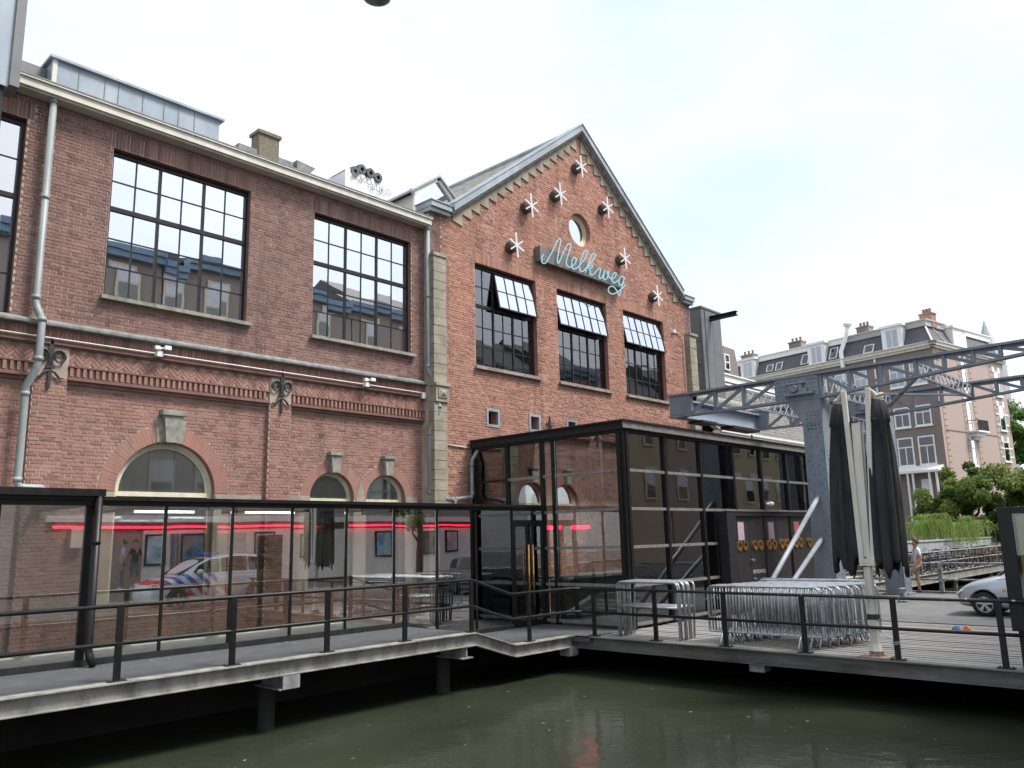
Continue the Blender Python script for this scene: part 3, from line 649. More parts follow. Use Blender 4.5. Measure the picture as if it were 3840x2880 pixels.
# round window
b = MB()
for i in range(40):
    a0, a1 = 2*PI*i/40, 2*PI*(i+1)/40
    for r0, r1, y0, y1 in ((.6,.5,.16,.26),(.5,.44,.2,.26)):
        q = [(21.37+r*math.cos(t), 12.7+r*math.sin(t)) for r, t in ((r0,a0),(r1,a0),(r1,a1),(r0,a1))]
        b.prism([(x_,YG+y0,z_) for x_,z_ in q], (0,y1-y0,0))
rw = b.build('round_window', M['creamw'], hall)
b = MB(); b.prism([(21.37+.46*math.cos(2*PI*i/32), YG+.22, 12.7+.46*math.sin(2*PI*i/32)) for i in range(32)], (0,.006,0)); b.build('pane', M['glass_up'], rw)
for h in HV:
    b = MB(); t = .05
    b.box(h[1]-t,h[1]+.03,YG-.03,YG+.06,h[3]-t,h[4]+t); b.box(h[2]-.03,h[2]+t,YG-.03,YG+.06,h[3]-t,h[4]+t); b.box(h[1]+.03,h[2]-.03,YG-.03,YG+.06,h[3]-t,h[3]+.03); b.box(h[1]+.03,h[2]-.03,YG-.03,YG+.06,h[4]-.03,h[4]+t)
    b.build('vent_frame', M['zinc'], hall)
anchor(hall, 19.36, YG-.06, 5.55, .62)
b = MB(); b.box(14.4,28.4,18.9,18.95,0,11.3); b.box(14.4,28.4,16.75,18.9,6.7,6.75); b.box(14.4,28.4,16.75,18.9,10.7,10.74); b.box(20.5,22.3,17.2,17.25,12,13.4); b.build('interior', M['room'], hall)
# verge: zinc coping, white moulding, stepped stones
for s in (-1, 1):
    def P(d, y, dz): return (GX+s*d, y, GZ+(GE-d)*GS+dz)
    b = MB(); ya, yb = YG-.26, YG+.42
    d0, d1 = 0.0, 6.3
    for (za, zb, y0) in ((.12,.36,ya),(.36,.39,ya-.03)):
        b.prism([P(d0,y0,za),P(d1,y0,za),P(d1,y0,zb),P(d0,y0,zb)], (0,yb-y0,0))
    b.build('coping', M['zinc'], hall)
    b = MB(); b.prism([P(0,YG-.2,.04),P(6.3,YG-.2,.04),P(6.3,YG-.2,.12),P(0,YG-.2,.12)], (0,.3,0)); b.prism([P(0,YG-.12,-.03),P(6.3,YG-.12,-.03),P(6.3,YG-.12,.04),P(0,YG-.12,.04)], (0,.2,0)); b.build('verge_moulding', M['stone_g'], hall)
    n = 16; w = 6.05/n
    for i in range(n):
        da, db = .12+i*w, .12+(i+1)*w
        if s < 0: da, db = db, da
        dn, df = min(da,db), max(da,db)     # near apex / far
        q = MB(); zb = GZ+(GE-df)*GS-.20+rnd.uniform(-.02,.02)
        q.prism([(GX+s*df,YG-.05,zb+.02),(GX+s*dn,YG-.05,zb-.05),(GX+s*dn,YG-.05,GZ+(GE-dn)*GS+.0),(GX+s*df,YG-.05,GZ+(GE-df)*GS+.0)], (0,.06,0))
        q.build('step_stone', M['stone'], hall)
    e0, e1 = (14.3,15.1) if s < 0 else (27.85,28.6)
    b = MB(); b.box(e0,e1,YG-.22,YG+.5,11.48,11.64); b.box(e0-.03,e1+.03,YG-.25,YG+.5,11.64,11.67); b.box(e0+.02,e1-.02,YG-.15,YG+.4,11.36,11.48); b.build('kneeler', M['zinc'], hall)
# tiled roof
b = MB()
for s in (-1, 1):
    def Q(d, y, dz=0): return (GX+s*d, y, GZ+(GE-d)*GS+.12+dz)
    b.prism([Q(0,YG+.4,-.06),Q(7.2,YG+.4,-.06),Q(7.2,YG+.4,0),Q(0,YG+.4,0)], (0,7.4,0))
b.build('roof', M['slate'], hall)
b = MB()
for i in range(24):
    for j in range(26):
        d = .15+i*.3; y = YG+.43+j*.28+(.14 if i % 2 else 0)
        p = [(GX-d, y, GZ+(GE-d)*GS+.175), (GX-d-.31, y, GZ+(GE-d-.31)*GS+.18), (GX-d-.31, y+.27, GZ+(GE-d-.31)*GS+.18), (GX-d, y+.27, GZ+(GE-d)*GS+.175)]
        dz = rnd.uniform(0,.012); b.prism([(q[0],q[1],q[2]+dz) for q in p], (.012,0,-.03), 0)
b.build('roof_tiles', M['tile'], hall, kind='stuff')
b = MB(); b.tube([(GX,YG+.4,GZ+GE*GS+.2),(GX,YG+7.8,GZ+GE*GS+.2)], .12, 8); b.build('ridge', M['zinc'], hall)
# quoins
def quoin(x0, x1, z0, z1, y0, hgt):
    z = z0
    while z < z1-.05:
        h = min(hgt*rnd.uniform(.94,1.06), z1-z); o = boxobj('quoin_block', x0, x1, y0+rnd.uniform(-.006,.006), YG+.01, z+.006, z+h-.006, M['stone'], hall); z += h
quoin(14.36, 14.83, 2.9, 5.84, 16.23, .265); quoin(14.36, 14.83, 6.36, 10.0, 16.23, .265)
b = MB(); b.box(14.35,14.92,16.14,YG,6.28,6.36); b.box(14.38,14.86,16.18,YG,5.84,6.28); b.prism([(14.46,16.175,5.95),(14.78,16.175,5.95),(14.78,16.175,6.2),(14.46,16.175,6.2)], (0,-.02,0)); b.add([(14.5,16.155,5.98),(14.74,16.155,5.98),(14.74,16.155,6.17),(14.5,16.155,6.17),(14.62,16.11,6.075)], [(0,1,4),(1,2,4),(2,3,4),(3,0,4)]); b.build('quoin_capital', M['stone'], hall)
b = MB(); b.box(14.33,14.87,16.2,YG,10.0,10.1); b.box(28.0,28.6,16.2,YG,10.0,10.1); b.build('quoin_cap', M['stone_g'], hall)
quoin(28.02, 28.52, 5.0, 10.0, 16.25, .3)
b = MB(); bricks(b, YG, 14.38, 14.84, 10.1, 11.42, []); bricks(b, YG, 28.0, 28.48, 10.1, 11.42, []); b.build('brick_return', M['brick_up'], hall, kind='stuff', attr=True)
tubes_obj('conduit', [(27.1,YG-.05,10.0),(27.45,YG-.05,10.0),(27.75,YG-.05,9.85),(27.78,YG-.05,5.0)], .018, M['cream'], hall, 6)
b = MB(); b.box(27.0,27.12,YG-.12,YG,9.95,10.07); b.build('sensor', M['whitec'], hall)
tubes_obj('conduit', [(14.9,YG-.04,4.72),(16.0,YG-.04,4.66)], .018, M['cream'], hall, 6)
# ---------------------------------------------------------------- stars and neon sign on the gable
def star(x, z, label):
    t = thing('neon_star', label, 'sign', (x, YG, z), 'six pointed neon stars on the gable')
    b = MB(); b.lathe([(0,0),(.17,0),(.20,-.04),(.20,-.22),(.13,-.27),(0,-.27)], (x-.03,YG-.0,z-.02), (0,1,0), 14); b.build('mount', M['wood_in'], t, smooth=False)
    b = MB(); yc = YG-.32
    for a in (95, 35, -22):
        d = Vector((math.cos(R(a)),0,math.sin(R(a)))); L = .40 if a == 95 else .33
        b.tube([Vector((x,yc,z))-d*L, Vector((x,yc,z))+d*L], .024, 8)
    b.build('tubes', M['neonw'], t, smooth=True)
for x, z, l in ((21.23,14.95,'white neon star highest up near the gable apex'),(20.0,13.53,'white neon star left of the apex just above the round window'),(18.5,12.67,'white neon star level with the round window on its left'),
                (22.7,13.85,'white neon star right of the apex beside the stepped stones'),(17.74,11.13,'white neon star lowest on the left, above the left gable window'),(23.63,12.13,'white neon star just right of the script sign'),(25.69,11.14,'white neon star lowest on the right near the gable corner')):
    star(x, z, l)
sg = thing('script_sign', 'cyan neon script sign on a long brown box, reading Melkweg', 'sign', (21.2, YG, 11))
b = MB(); b.box(18.9,23.5,YG-.26,YG-.02,10.93,11.44); b.build('backing_box', mat('brown_sign_box', (.10,.085,.08), (.16,.14,.13), rough=.45, scale=1.5, stretch=(3,1,.5)), sg, bevel=.01)
NP = [[(18.99,11.12),(18.91,11.02),(18.89,10.9),(18.93,10.83),(19.02,10.83),(19.13,10.91),(19.25,11.08),(19.5,11.44),(19.73,11.79),(19.84,11.9),(19.9,11.86),(19.86,11.69),(19.76,11.4),(19.69,11.15),(19.7,11.04),(19.74,11.01),(19.81,11.11),(20.01,11.45),(20.22,11.75),(20.37,11.86),(20.44,11.82),(20.35,11.59),(20.2,11.31),(20.14,11.14),(20.18,11.05),(20.33,11.01),(20.47,11.09),(20.6,11.2),(20.69,11.33),(20.67,11.42),(20.58,11.42),(20.49,11.33),(20.43,11.16),(20.46,11.03),(20.58,11.01),(20.73,11.08),(20.86,11.2),(21.08,11.41),(21.27,11.64),(21.33,11.8),(21.26,11.85),(21.15,11.77),(21.02,11.54),(20.89,11.29),(20.86,11.11),(20.91,11.02),(21.01,11.02),(21.11,11.08),(21.24,11.22),(21.46,11.42),(21.71,11.66),(21.78,11.81),(21.7,11.85),(21.59,11.77),(21.45,11.53),(21.3,11.28),(21.17,11.02)],[(21.21,11.15),(21.35,11.27),(21.5,11.36),(21.59,11.35),(21.54,11.27),(21.38,11.22),(21.44,11.14),(21.45,11.04),(21.54,11.01),(21.68,11.09),(21.84,11.25),(21.98,11.36),(22.06,11.36),(22.02,11.23),(21.95,11.07),(21.98,11.0),(22.05,11.0),(22.18,11.14),(22.32,11.38),(22.24,11.2),(22.2,11.06),(22.27,11.0),(22.41,11.1),(22.51,11.27),(22.52,11.38),(22.45,11.34),(22.48,11.23),(22.66,11.12),(22.84,11.2),(22.96,11.33),(22.97,11.42),(22.88,11.4),(22.76,11.29),(22.7,11.13),(22.76,11.03),(22.9,11.04),(23.08,11.17)],[(23.49,11.36),(23.35,11.38),(23.21,11.29),(23.12,11.13),(23.17,11.01),(23.29,11.04),(23.41,11.19),(23.49,11.36),(23.38,11.11),(23.23,10.84),(23.12,10.6),(22.99,10.73),(22.81,10.85),(22.62,10.84),(22.47,10.73),(22.49,10.6),(22.68,10.57),(22.9,10.65),(23.14,10.8),(23.37,10.95),(23.54,11.1)]]
b = MB()
def smooth_path(p, k=4):
    o = []
    for i in range(len(p)-1):
        p0, p1, p2, p3 = p[max(i-1,0)], p[i], p[i+1], p[min(i+2,len(p)-1)]
        for j in range(k):
            t = j/k; o.append(tuple(.5*((2*p1[c])+(-p0[c]+p2[c])*t+(2*p0[c]-5*p1[c]+4*p2[c]-p3[c])*t*t+(-p0[c]+3*p1[c]-3*p2[c]+p3[c])*t**3) for c in (0,1)))
    o.append(p[-1]); return o
NY = YG-.33
for path in NP: b.tube([(q[0],NY,q[1]) for q in smooth_path(path)], .020, 8)
b.build('neon_lettering', M['neon'], sg, smooth=True)
b = MB()
for x_, z_ in [(19.41, 11.35), (19.85, 11.27), (20.94, 11.3), (21.3, 11.28), (22.66, 11.14), (23.2, 10.89)]: b.tube([(x_,NY,z_),(x_,YG-.2,z_)], .014, 6)
b.build('standoff', M['iron'], sg)
# ================================================================ glass passage along the wing
YV = 13.85
pav = thing('glass_passage', 'low black framed glass passage in front of the brick wing', 'glass passage', (8.5, YV, .35))
mx_ = [-1.6,-.3,1.1,2.4,3.65,4.92,6.15,7.37,8.6,9.85,11.08,12.3,13.51,14.76,15.94]
b = MB(); b.box(-2,15.93,YV-.10,YV+.12,2.81,2.94); b.box(-2,15.93,YV-.16,YV-.10,2.89,2.95); b.build('fascia', M['black'], pav)
b = MB(); b.box(-2,15.93,YV+.12,16.6,2.86,2.88); b.build('roof', M['glass_roof'], pav)
for x in mx_: b = MB(); b.box(x-.03,x+.03,YV+.12,16.6,2.80,2.855); b.build('rafter', M['black'], pav)
b = MB(); b.box(-2,11.4,YV-.05,YV+.06,.352,.45); b.box(12.6,14.70,YV-.05,YV+.06,.004,.10); b.build('base_rail', M['blackm'], pav)
b = MB(); b.prism([(11.4,YV-.05,.352),(12.6,YV-.05,.004),(12.6,YV-.05,.10),(11.4,YV-.05,.45)], (0,.11,0)); b.build('base_rail', M['blackm'], pav)
for x in mx_:
    big = abs(x-4.92) < .01
    w = .019 if not big else .06
    zb = .45 if x < 11.4 else (.1 if x > 12.5 else .2)
    b = MB(); b.box(x-w,x+w,YV-.035,YV+.03,zb if not big else .352,2.81); b.build('mullion', M['black'], pav)
for xa, xb in zip(mx_[:-1], mx_[1:]):
    if xb < 2: continue
    zb = .45 if xa < 11 else (.28 if xa < 12 else .1)
    if xa < 14.7: pane(pav, xa+.03, xb-.03, zb, 2.81, YV, M['glass_pav'], .05)
# double doors with brass bars
for xa, xb, hx in ((14.80,15.34,15.27),(15.36,15.90,15.43)):
    b = MB(); b.box(xa,xa+.06,YV-.03,YV+.03,.02,2.5); b.box(xb-.06,xb,YV-.03,YV+.03,.02,2.5); b.box(xa+.06,xb-.06,YV-.03,YV+.03,.02,.14); b.box(xa+.06,xb-.06,YV-.03,YV+.03,2.42,2.5)
    d = b.build('door', M['black'], pav); pane(d, xa+.06, xb-.06, .14, 2.42, YV, M['glass_pav'])
    tubes_obj('handle', [(hx,YV-.09,.5),(hx,YV-.09,1.98)], .022, M['brass'], d)
b = MB(); b.box(14.78,15.92,YV-.04,YV+.04,2.5,2.58); b.build('door_head', M['black'], pav)
pane(pav, 14.79, 15.91, 2.58, 2.81, YV, M['glass_pav'])
# black downpipe of the passage
b = MB(); b.tube([(4.98,YV-.20,3.02),(4.98,YV-.20,.6),(4.99,YV-.22,.52),(5.03,YV-.3,.37)], .06, 12); b.tube([(4.98,YV-.2,2.2),(4.98,YV-.2,2.26)], .07, 12); tag(b.build('black_downpipe', M['black'], None, smooth=True), 'thick black downpipe standing in front of the glass passage', 'downpipe')
b = MB(); b.box(3.0,5.06,YV-.26,YV-.12,2.95,3.06); b.build('gutter', M['black'], pav)
# things behind the glass
b = MB(); b.box(-2,11.3,13.95,16.6,.353,.36); b.box(11.4,15.9,13.95,16.3,.004,.012); b.build('floor', M['stone_g'], pav)  # floor sheet added over the walkway to bounce light inside the passage
b = MB(); b.box(5.6,5.85,16.60,16.76,2.15,2.5); tag(b.build('meter_box', M['cream'], None, bevel=.01), 'pale meter box on the brick wall inside the glass passage', 'box')
for x in (6.2, 8.4):
    b = MB(); b.box(x,x+1.1,15.2,15.28,2.76,2.80); tag(b.build('tube_lamp', M['lampw'], None), 'thin tube lamp under the passage roof, %s' % ('left of the pair' if x < 7 else 'right of the pair'), 'lamp')
# ================================================================ glass hall
gb = thing('glass_hall', 'tall dark framed glass hall with flat overhanging roof on the deck', 'glass hall', (21, 13.5, 0))
XB, YB, XE = 16.0, 11.3, 26.55
ZT = [.10, .98, 1.87, 2.77, 3.69, 4.62]
b = MB(); 
for (za,zb,d) in ((4.66,4.84,.16),(4.84,4.88,.22),(4.60,4.66,.10)): b.box(XB-d,XE+d,YB-d,12.3,za,zb); b.box(XB-d,XE+d,15.6,16.4,za,zb); b.box(XB-d,17.0,12.3,15.6,za,zb); b.box(25.6,XE+d,12.3,15.6,za,zb)
b.build('roof', M['blackm'], gb)
b = MB(); b.box(17.0,25.6,12.3,15.6,4.80,4.82); b.build('skylight', M['glass_roof'], gb)  # roof opening added to let daylight into the hall
for x in (18.7,20.4,22.1,23.8): b = MB(); b.box(x-.04,x+.04,12.3,15.6,4.66,4.79); b.build('added_skylight_bar', M['black'], gb)
b = MB(); b.box(XB-.175,XE+.2,YB-.178,YB-.160,4.68,4.83); b.build('sunlit_fascia_strip', M['alu'], gb)  # added paler strip, stands for light falling on the front fascia
for x, y, w in ((XB,YB,.11),(XE,YB,.08)):
    b = MB(); b.box(x-w,x+w,y-w,y+w,0.004,4.6); b.box(x-w-.03,x-w,y-w*.3,y+w*.3,.004,4.6); b.box(x-w*.3,x+w*.3,y-w-.03,y-w,.004,4.6); b.build('corner_post', M['black'], gb)
YL = [11.41,13.47,13.86,15.1,16.4]
for y in YL[1:]:
    b = MB(); b.box(XB-.06,XB+.06,y-.045,y+.045,.004,4.6); b.build('mullion', M['black'], gb)
XR = [16.11,17.78,19.55,21.36,23.1,24.86,26.47]
for x in XR[1:-1]:
    b = MB(); b.box(x-.05,x+.05,YB-.07,YB+.06,(.004 if x < 20 else 2.8),4.6); b.build('mullion', M['black'], gb)
for i, (ya, yb) in enumerate(zip(YL[:-1], YL[1:])):
    lev = ZT if i < 2 else ZT[3:]
    for z in lev[:-1]:
        b = MB(); b.box(XB-.05,XB+.04,ya+.045,yb-.045,z-.035,z+.035); b.build('transom', M['alu'] if i != 3 else M['frame'], gb)
    for za, zb in zip(lev[:-1], lev[1:]):
        boxobj('pane', XB-.004, XB+.004, ya+.045, yb-.045, za+.035, zb-.035, M['glass_box'], gb)
for i, (xa, xb) in enumerate(zip(XR[:-1], XR[1:])):
    lev = ZT if i < 2 else ZT[3:]
    for z in lev[:-1]:
        b = MB(); b.box(xa+.05,xb-.05,YB-.05,YB+.04,z-.035,z+.035); b.build('transom', M['alu'], gb)
    for za, zb in zip(lev[:-1], lev[1:]): pane(gb, xa+.05, xb-.05, za+.035, zb-.035, YB, M['glass_box'], .2)
# narrow bay beside the doors
b = MB(); b.box(20.16,20.24,YB-.06,YB+.05,.004,2.735); b.build('mullion', M['black'], gb)
for za, zb in zip(ZT[:3], ZT[1:4]):
    pane(gb, 19.6, 20.16, za+.035, zb-.035, YB, M['glass_box'], .2); b = MB(); b.box(19.6,20.16,YB-.05,YB+.04,za-.035,za+.035); b.build('transom', M['alu'], gb)
# entrance doors
b = MB(); b.box(20.24,26.45,YB-.34,YB+.05,2.60,2.73); b.box(20.24,20.72,YB-.34,YB+.05,.004,2.60); b.box(26.2,26.45,YB-.34,YB+.05,.004,2.60); b.build('portal', M['blackm'], gb)
b = MB(); b.box(20.2,26.5,YB-.36,YB-.30,2.73,2.76); b.build('portal_strip', M['alu'], gb)
leaf = [(20.74,21.60),(21.61,22.42),(22.60,23.32),(23.33,24.15),(24.36,25.25),(25.26,26.18)]
port = mat('poster_pink', (.45,.30,.36), (.55,.42,.48), rough=.4, scale=6, stretch=(1,1,3))
portr = mat('poster_red', (.42,.08,.10), (.55,.16,.18), rough=.4, scale=6, stretch=(1,1,3))
for i, (xa, xb) in enumerate(leaf):
    b = MB(); b.box(xa,xb,YB-.26,YB-.20,.02,2.59); d = b.build('door', mat('door_black', (.022,.02,.021), (.035,.032,.034), rough=.5, scale=5) if i == 0 else bpy.data.materials['door_black'], gb, bevel=.006)
    for k in (0, 1):
        cx = (xa+xb)/2+(-.17 if k == 0 else .17)+(-.1 if i % 2 == 0 else .1)*.4
        r = MB(); r.lathe([(.085,-.0),(.085,-.035),(.15,-.035),(.15,0)], (cx,YB-.26,1.78), (0,1,0), 20); r.build('porthole_ring', M['brass'], d, smooth=False)
        g = MB(); g.lathe([(0,-.004),(.086,-.004)], (cx,YB-.26,1.78), (0,1,0), 20); g.build('porthole_glass', mat('porthole_dark', (.05,.02,.012), (.13,.05,.03), rough=.1, scale=6) if i == 0 and k == 0 else bpy.data.materials['porthole_dark'], d)
    if i in (0, 2, 4):
        g = MB(); px = xa+.17; g.box(px-.02,px+.36,YB-.285,YB-.262,1.92,2.44); g.build('notice_frame', M['alu'], d)
        g = MB(); g.box(px,px+.34,YB-.29,YB-.286,1.94,2.42); g.build('notice', portr if i == 4 else port, d)
for z, x in ((1.38,21.58),(.86,21.63)):
    b = MB(); b.lathe([(0,-.09),(.035,-.09),(.04,-.05),(.018,-.04),(.018,0)], (x,YB-.26,z), (0,1,0), 10); b.box(x,x+.14,YB-.33,YB-.31,z-.012,z+.012); b.build('door_handle', M['galvt'], gb)
def text(name, body, size, loc, rot, mt, parent=None, ext=.002, align='LEFT'):
    c = bpy.data.curves.new(name, 'FONT'); c.body = body; c.size = size; c.extrude = ext; c.align_x = align; c.materials.append(mt)
    tmp = bpy.data.objects.new('tmp', c); COL.objects.link(tmp); dg = bpy.context.evaluated_depsgraph_get(); me = bpy.data.meshes.new_from_object(tmp.evaluated_get(dg)); me.name = name; bpy.data.objects.remove(tmp)
    o = bpy.data.objects.new(name, me); COL.objects.link(o); o.location = loc; o.rotation_euler = rot
    if parent is not None:
        o.parent = parent
        if parent.name in PINV: o.matrix_parent_inverse = PINV[parent.name]
    return o
text('door_lettering', 'ENTRANCE', .15, (21.66,YB-.266,1.0), (R(90),0,0), M['white'], gb)
b = MB(); b.lathe([(0,-.12),(.05,-.11),(.075,-.06),(.075,0),(.05,.06)], (23.35,YB-.12,2.97), (0,1,0), 14); b.tube([(23.2,YB-.08,2.97),(23.34,YB-.08,2.97)], .04, 8); b.build('dome_camera', M['whitec'], gb, smooth=True)
# inside the hall
b = MB(); b.box(XB+.1,XE,YB+.1,16.3,.004,.03); b.build('floor', M['stone_g'], gb)
b = MB(); b.box(26.35,26.5,YB+.2,16.3,.03,4.6); b.build('end_wall', mat('yellow_brick', (.36,.30,.19), (.46,.39,.26), rough=.9, scale=8, stretch=(1,1,4)), gb)
t = thing('bar_counter', 'grey bar counter standing inside the glass hall', 'counter', (18.5, 14.5, .03)); b = MB(); b.box(16.9,20.2,13.9,14.5,.03,1.05); b.build('front', M['room'], t); b = MB(); b.box(16.8,20.3,13.8,14.6,1.05,1.12); b.build('top', M['stone_g'], t)
for x, y, l in ((17.2,14.9,'red glowing tube lamp inside the glass hall, left one'),(18.5,14.9,'red glowing tube lamp inside the glass hall, right one')):
    t = thing('red_lamp', l, 'lamp', (x, y, 2.4)); b = MB(); b.box(x,x+.75,y,y+.1,2.36,2.46); b.build('tube', M['neonr'], t); b = MB(); b.tube([(x+.37,y+.05,2.46),(x+.37,y+.05,4.6)], .012, 6); b.build('cord', M['iron'], t)
t = thing('hanging_projector', 'dark projector hanging from the ceiling inside the glass hall', 'projector', (17.0, 13.0, 3.2)); b = MB(); b.box(16.6,17.3,12.4,12.9,3.02,3.36); b.box(16.7,16.8,12.2,12.4,3.1,3.26); b.build('case', M['plastic'], t, bevel=.04); b = MB(); b.tube([(16.95,12.65,3.36),(16.95,12.65,4.6)], .03, 8); b.build('pole', M['galv'], t)
t = thing('blue_cloth', 'blue cloth bundle behind the upper glass above the doors', 'cloth', (22.3, 11.5, 2.85))
b = MB(); pts = []
for i in range(7):
    for j in range(7):
        u, v = i/6-.5, j/6-.5; pts.append((22.35+(u+v)*.34, 11.55+.05*math.sin(u*9)+.04*math.cos(v*8), 3.02+(v-u)*.26))
b.add(pts, [(i*7+j,(i+1)*7+j,(i+1)*7+j+1,i*7+j+1) for i in range(6) for j in range(6)]); o = b.build('cloth', mat('blue_cloth', (.03,.06,.28), (.06,.10,.38), rough=.8, scale=8), t, smooth=True); sm = o.modifiers.new('solid', 'SOLIDIFY'); sm.thickness = .03
# ================================================================ railings
def rail_post(parent, x, y, z, ax):
    b = MB()
    if ax == 'x': b.box(x-.045,x+.045,y-.025,y+.025,z+.012,z+.99)
    else: b.box(x-.025,x+.025,y-.045,y+.045,z+.012,z+.99)
    b.build('post', M['black'], parent, bevel=.006)
    b = MB(); b.box(x-.12 if ax == 'x' else x-.07, x+.12 if ax == 'x' else x+.07, y-.07 if ax == 'x' else y-.12, y+.07 if ax == 'x' else y+.12, z+.002, z+.016)
    for sx in (-1, 1):
        for sy in (-1, 1): b.lathe([(.012,0),(.012,.012),(0,.014)], (x+sx*(.09 if ax == 'x' else .05), y+sy*(.05 if ax == 'x' else .09), z+.016), n=6)
    b.build('base_plate', M['blackm'], parent)
lr = thing('walkway_railing', 'black two rail railing along the raised walkway, dropping to the deck', 'railing', (8, 11.84, .35))
YR = 11.85
for x, z in ((1.3,.35),(3.0,.35),(4.71,.35),(6.39,.35),(8.08,.35),(9.74,.35),(11.42,.35),(13.1,0.0)): rail_post(lr, x, YR, z, 'x')
for h in (1.0, .5):
    tubes_obj('rail', [(-4,YR,.35+h),(11.42,YR,.35+h),(12.55,YR,h),(14.3,YR,h),(14.5,YR-.06,h),(14.57,YR-.25,h)], .029, M['black'], lr, 10)
rr = thing('deck_railing', 'worn black two rail railing along the deck edge on the right', 'railing', (14.57, 7, 0))
for y in (11.26,9.68,8.1,6.53,4.95,3.38,1.9): rail_post(rr, 14.57, y, 0.0, 'y')
wornb = mat('worn_black_rail', (.014,.013,.013), (.5,.5,.5), rough=.4, scale=9, detail=6, contrast=(.62,.66))
for h in (1.0, .5): tubes_obj('rail', [(14.57,11.6,h),(14.57,1.7,h)], .029, wornb if h == 1 else M['black'], rr, 10)
b = MB(); b.tube([(14.62,4.95,.30),(14.62,5.05,.33),(14.72,5.32,.5)], .008, 5)
for a in range(2): b.tube([(14.57+.05*math.cos(t*PI/6),4.95+.07*math.sin(t*PI/6),.26+a*.03+.006*math.sin(t)) for t in range(12)], .007, 5, closed=True)
tag(b.build('tie_wire', M['galvt'], None), 'loose grey wire tied round a railing post', 'wire')
# ================================================================ crowd barriers
def make_barrier():
    t = thing('crowd_barrier', 'galvanised crowd barrier with upright bars, one of the tightly stacked row', 'barrier', (0,0,0), 'stacked crowd barriers with bars', world=False)
    L = 2.3; r = .12; b = MB(); pts = []
    for cx, cz, a0 in ((L/2-r,1.10-r,0),(-L/2+r,1.10-r,90),(-L/2+.03,.22+.03,180),(L/2-.03,.22+.03,270)):
        rr_ = r if cz > .5 else .03
        for i in range(5): a = R(a0+i*22.5); pts.append((0, cx+rr_*math.cos(a), cz+rr_*math.sin(a)))
    b.tube(pts, .0185, 8, closed=True)
    for z in (.45, .85): b.tube([(0,L/2,z),(.03,L/2+.05,z),(.03,L/2+.09,z-.03)], .009, 6); b.tube([(0,-L/2,z),(-.03,-L/2-.05,z)], .009, 6)
    b.build('frame', M['galvt'], t, smooth=True)
    b = MB()
    for i in range(1, 17): y = -L/2+L*i/17; b.tube([(0,y,.22),(0,y,1.10)], .0075, 6)
    b.build('bars', M['galvt'], t, smooth=True)
    for y in (-.78, .78):
        b = MB(); b.tube([(-.30,y,.012),(-.27,y,.06),(-.17,y,.20),(-.10,y,.225),(.10,y,.225),(.17,y,.20),(.27,y,.06),(.30,y,.012)], .0165, 8); b.build('foot', M['galvt'], t, smooth=True)
    return t
ORD_ = ['first','second','third','fourth','fifth','sixth','seventh','eighth','ninth','tenth','eleventh','twelfth','thirteenth','fourteenth','fifteenth','sixteenth','seventeenth','eighteenth','nineteenth','twentieth','twenty-first','twenty-second','twenty-third','twenty-fourth','twenty-fifth','twenty-sixth','twenty-seventh','twenty-eighth','twenty-ninth','thirtieth','thirty-first','thirty-second','thirty-third','thirty-fourth']
ORD = ORD_[:19]+[t_+('ieth' if not u_ else 'y-'+ORD_[u_-1]) for t_ in ('twent','thirt','fort','fift') for u_ in range(10)]
br = make_barrier(); nb = 21
for i in range(nb):
    o = br if i == 0 else copy_tree(br); o['label'] = 'galvanised crowd barrier with upright bars, %s from the canal in the tight stack' % ORD[i]
    o.location = (14.98+i*.085+rnd.uniform(-.012,.012), 7.62-i*.028+rnd.uniform(-.05,.05)+(.0 if i % 3 else -.12), 0.0); o.rotation_euler = (0, R(rnd.uniform(-1.2,1.2)), R(rnd.uniform(-1.2,1.2)))
for (x, y, rz, l) in ((17.7,7.75,0,'galvanised crowd barrier standing apart behind the stacked row, straight one'),(17.35,7.5,11,'galvanised crowd barrier standing at an angle behind the stacked row')):
    o = copy_tree(br); o.location = (x, y, 0); o.rotation_euler = (0,0,R(rz)); o['label'] = l
def make_hoop():
    t = thing('hoop_gate', 'bare galvanised hoop frame with one middle rail, in the left stack', 'barrier', (0,0,0), 'stacked hoop frames', world=False)
    b = MB(); w = .76; r = .1; pts = [(0,-w,0),(0,-w,1.15-r)]
    for i in range(1,5): a = R(180-i*22.5); pts.append((0,-w+r+r*math.cos(a),1.15-r+r*math.sin(a)))
    for i in range(0,4): a = R(90-i*22.5); pts.append((0,w-r+r*math.cos(a),1.15-r+r*math.sin(a)))
    pts += [(0,w,1.15-r),(0,w,0)]; b.tube(pts, .0235, 8); b.build('hoop', M['galvt'], t, smooth=True)
    b = MB(); b.tube([(0,-w,.64),(0,w,.64)], .02, 8); b.build('middle_rail', M['galvt'], t, smooth=True)
    return t
hp = make_hoop()
for i in range(9):
    o = hp if i == 0 else copy_tree(hp); o['label'] = 'bare galvanised hoop frame, %s from the canal in the left stack' % ORD[i]; o.location = (14.80+i*.075+(.06 if i > 1 else 0), 10.0+i*.012+rnd.uniform(-.03,.03), 0.0); o.rotation_euler = (0, R(rnd.uniform(-.4,.4) if i < 8 else 5), R(rnd.uniform(-1,1)))
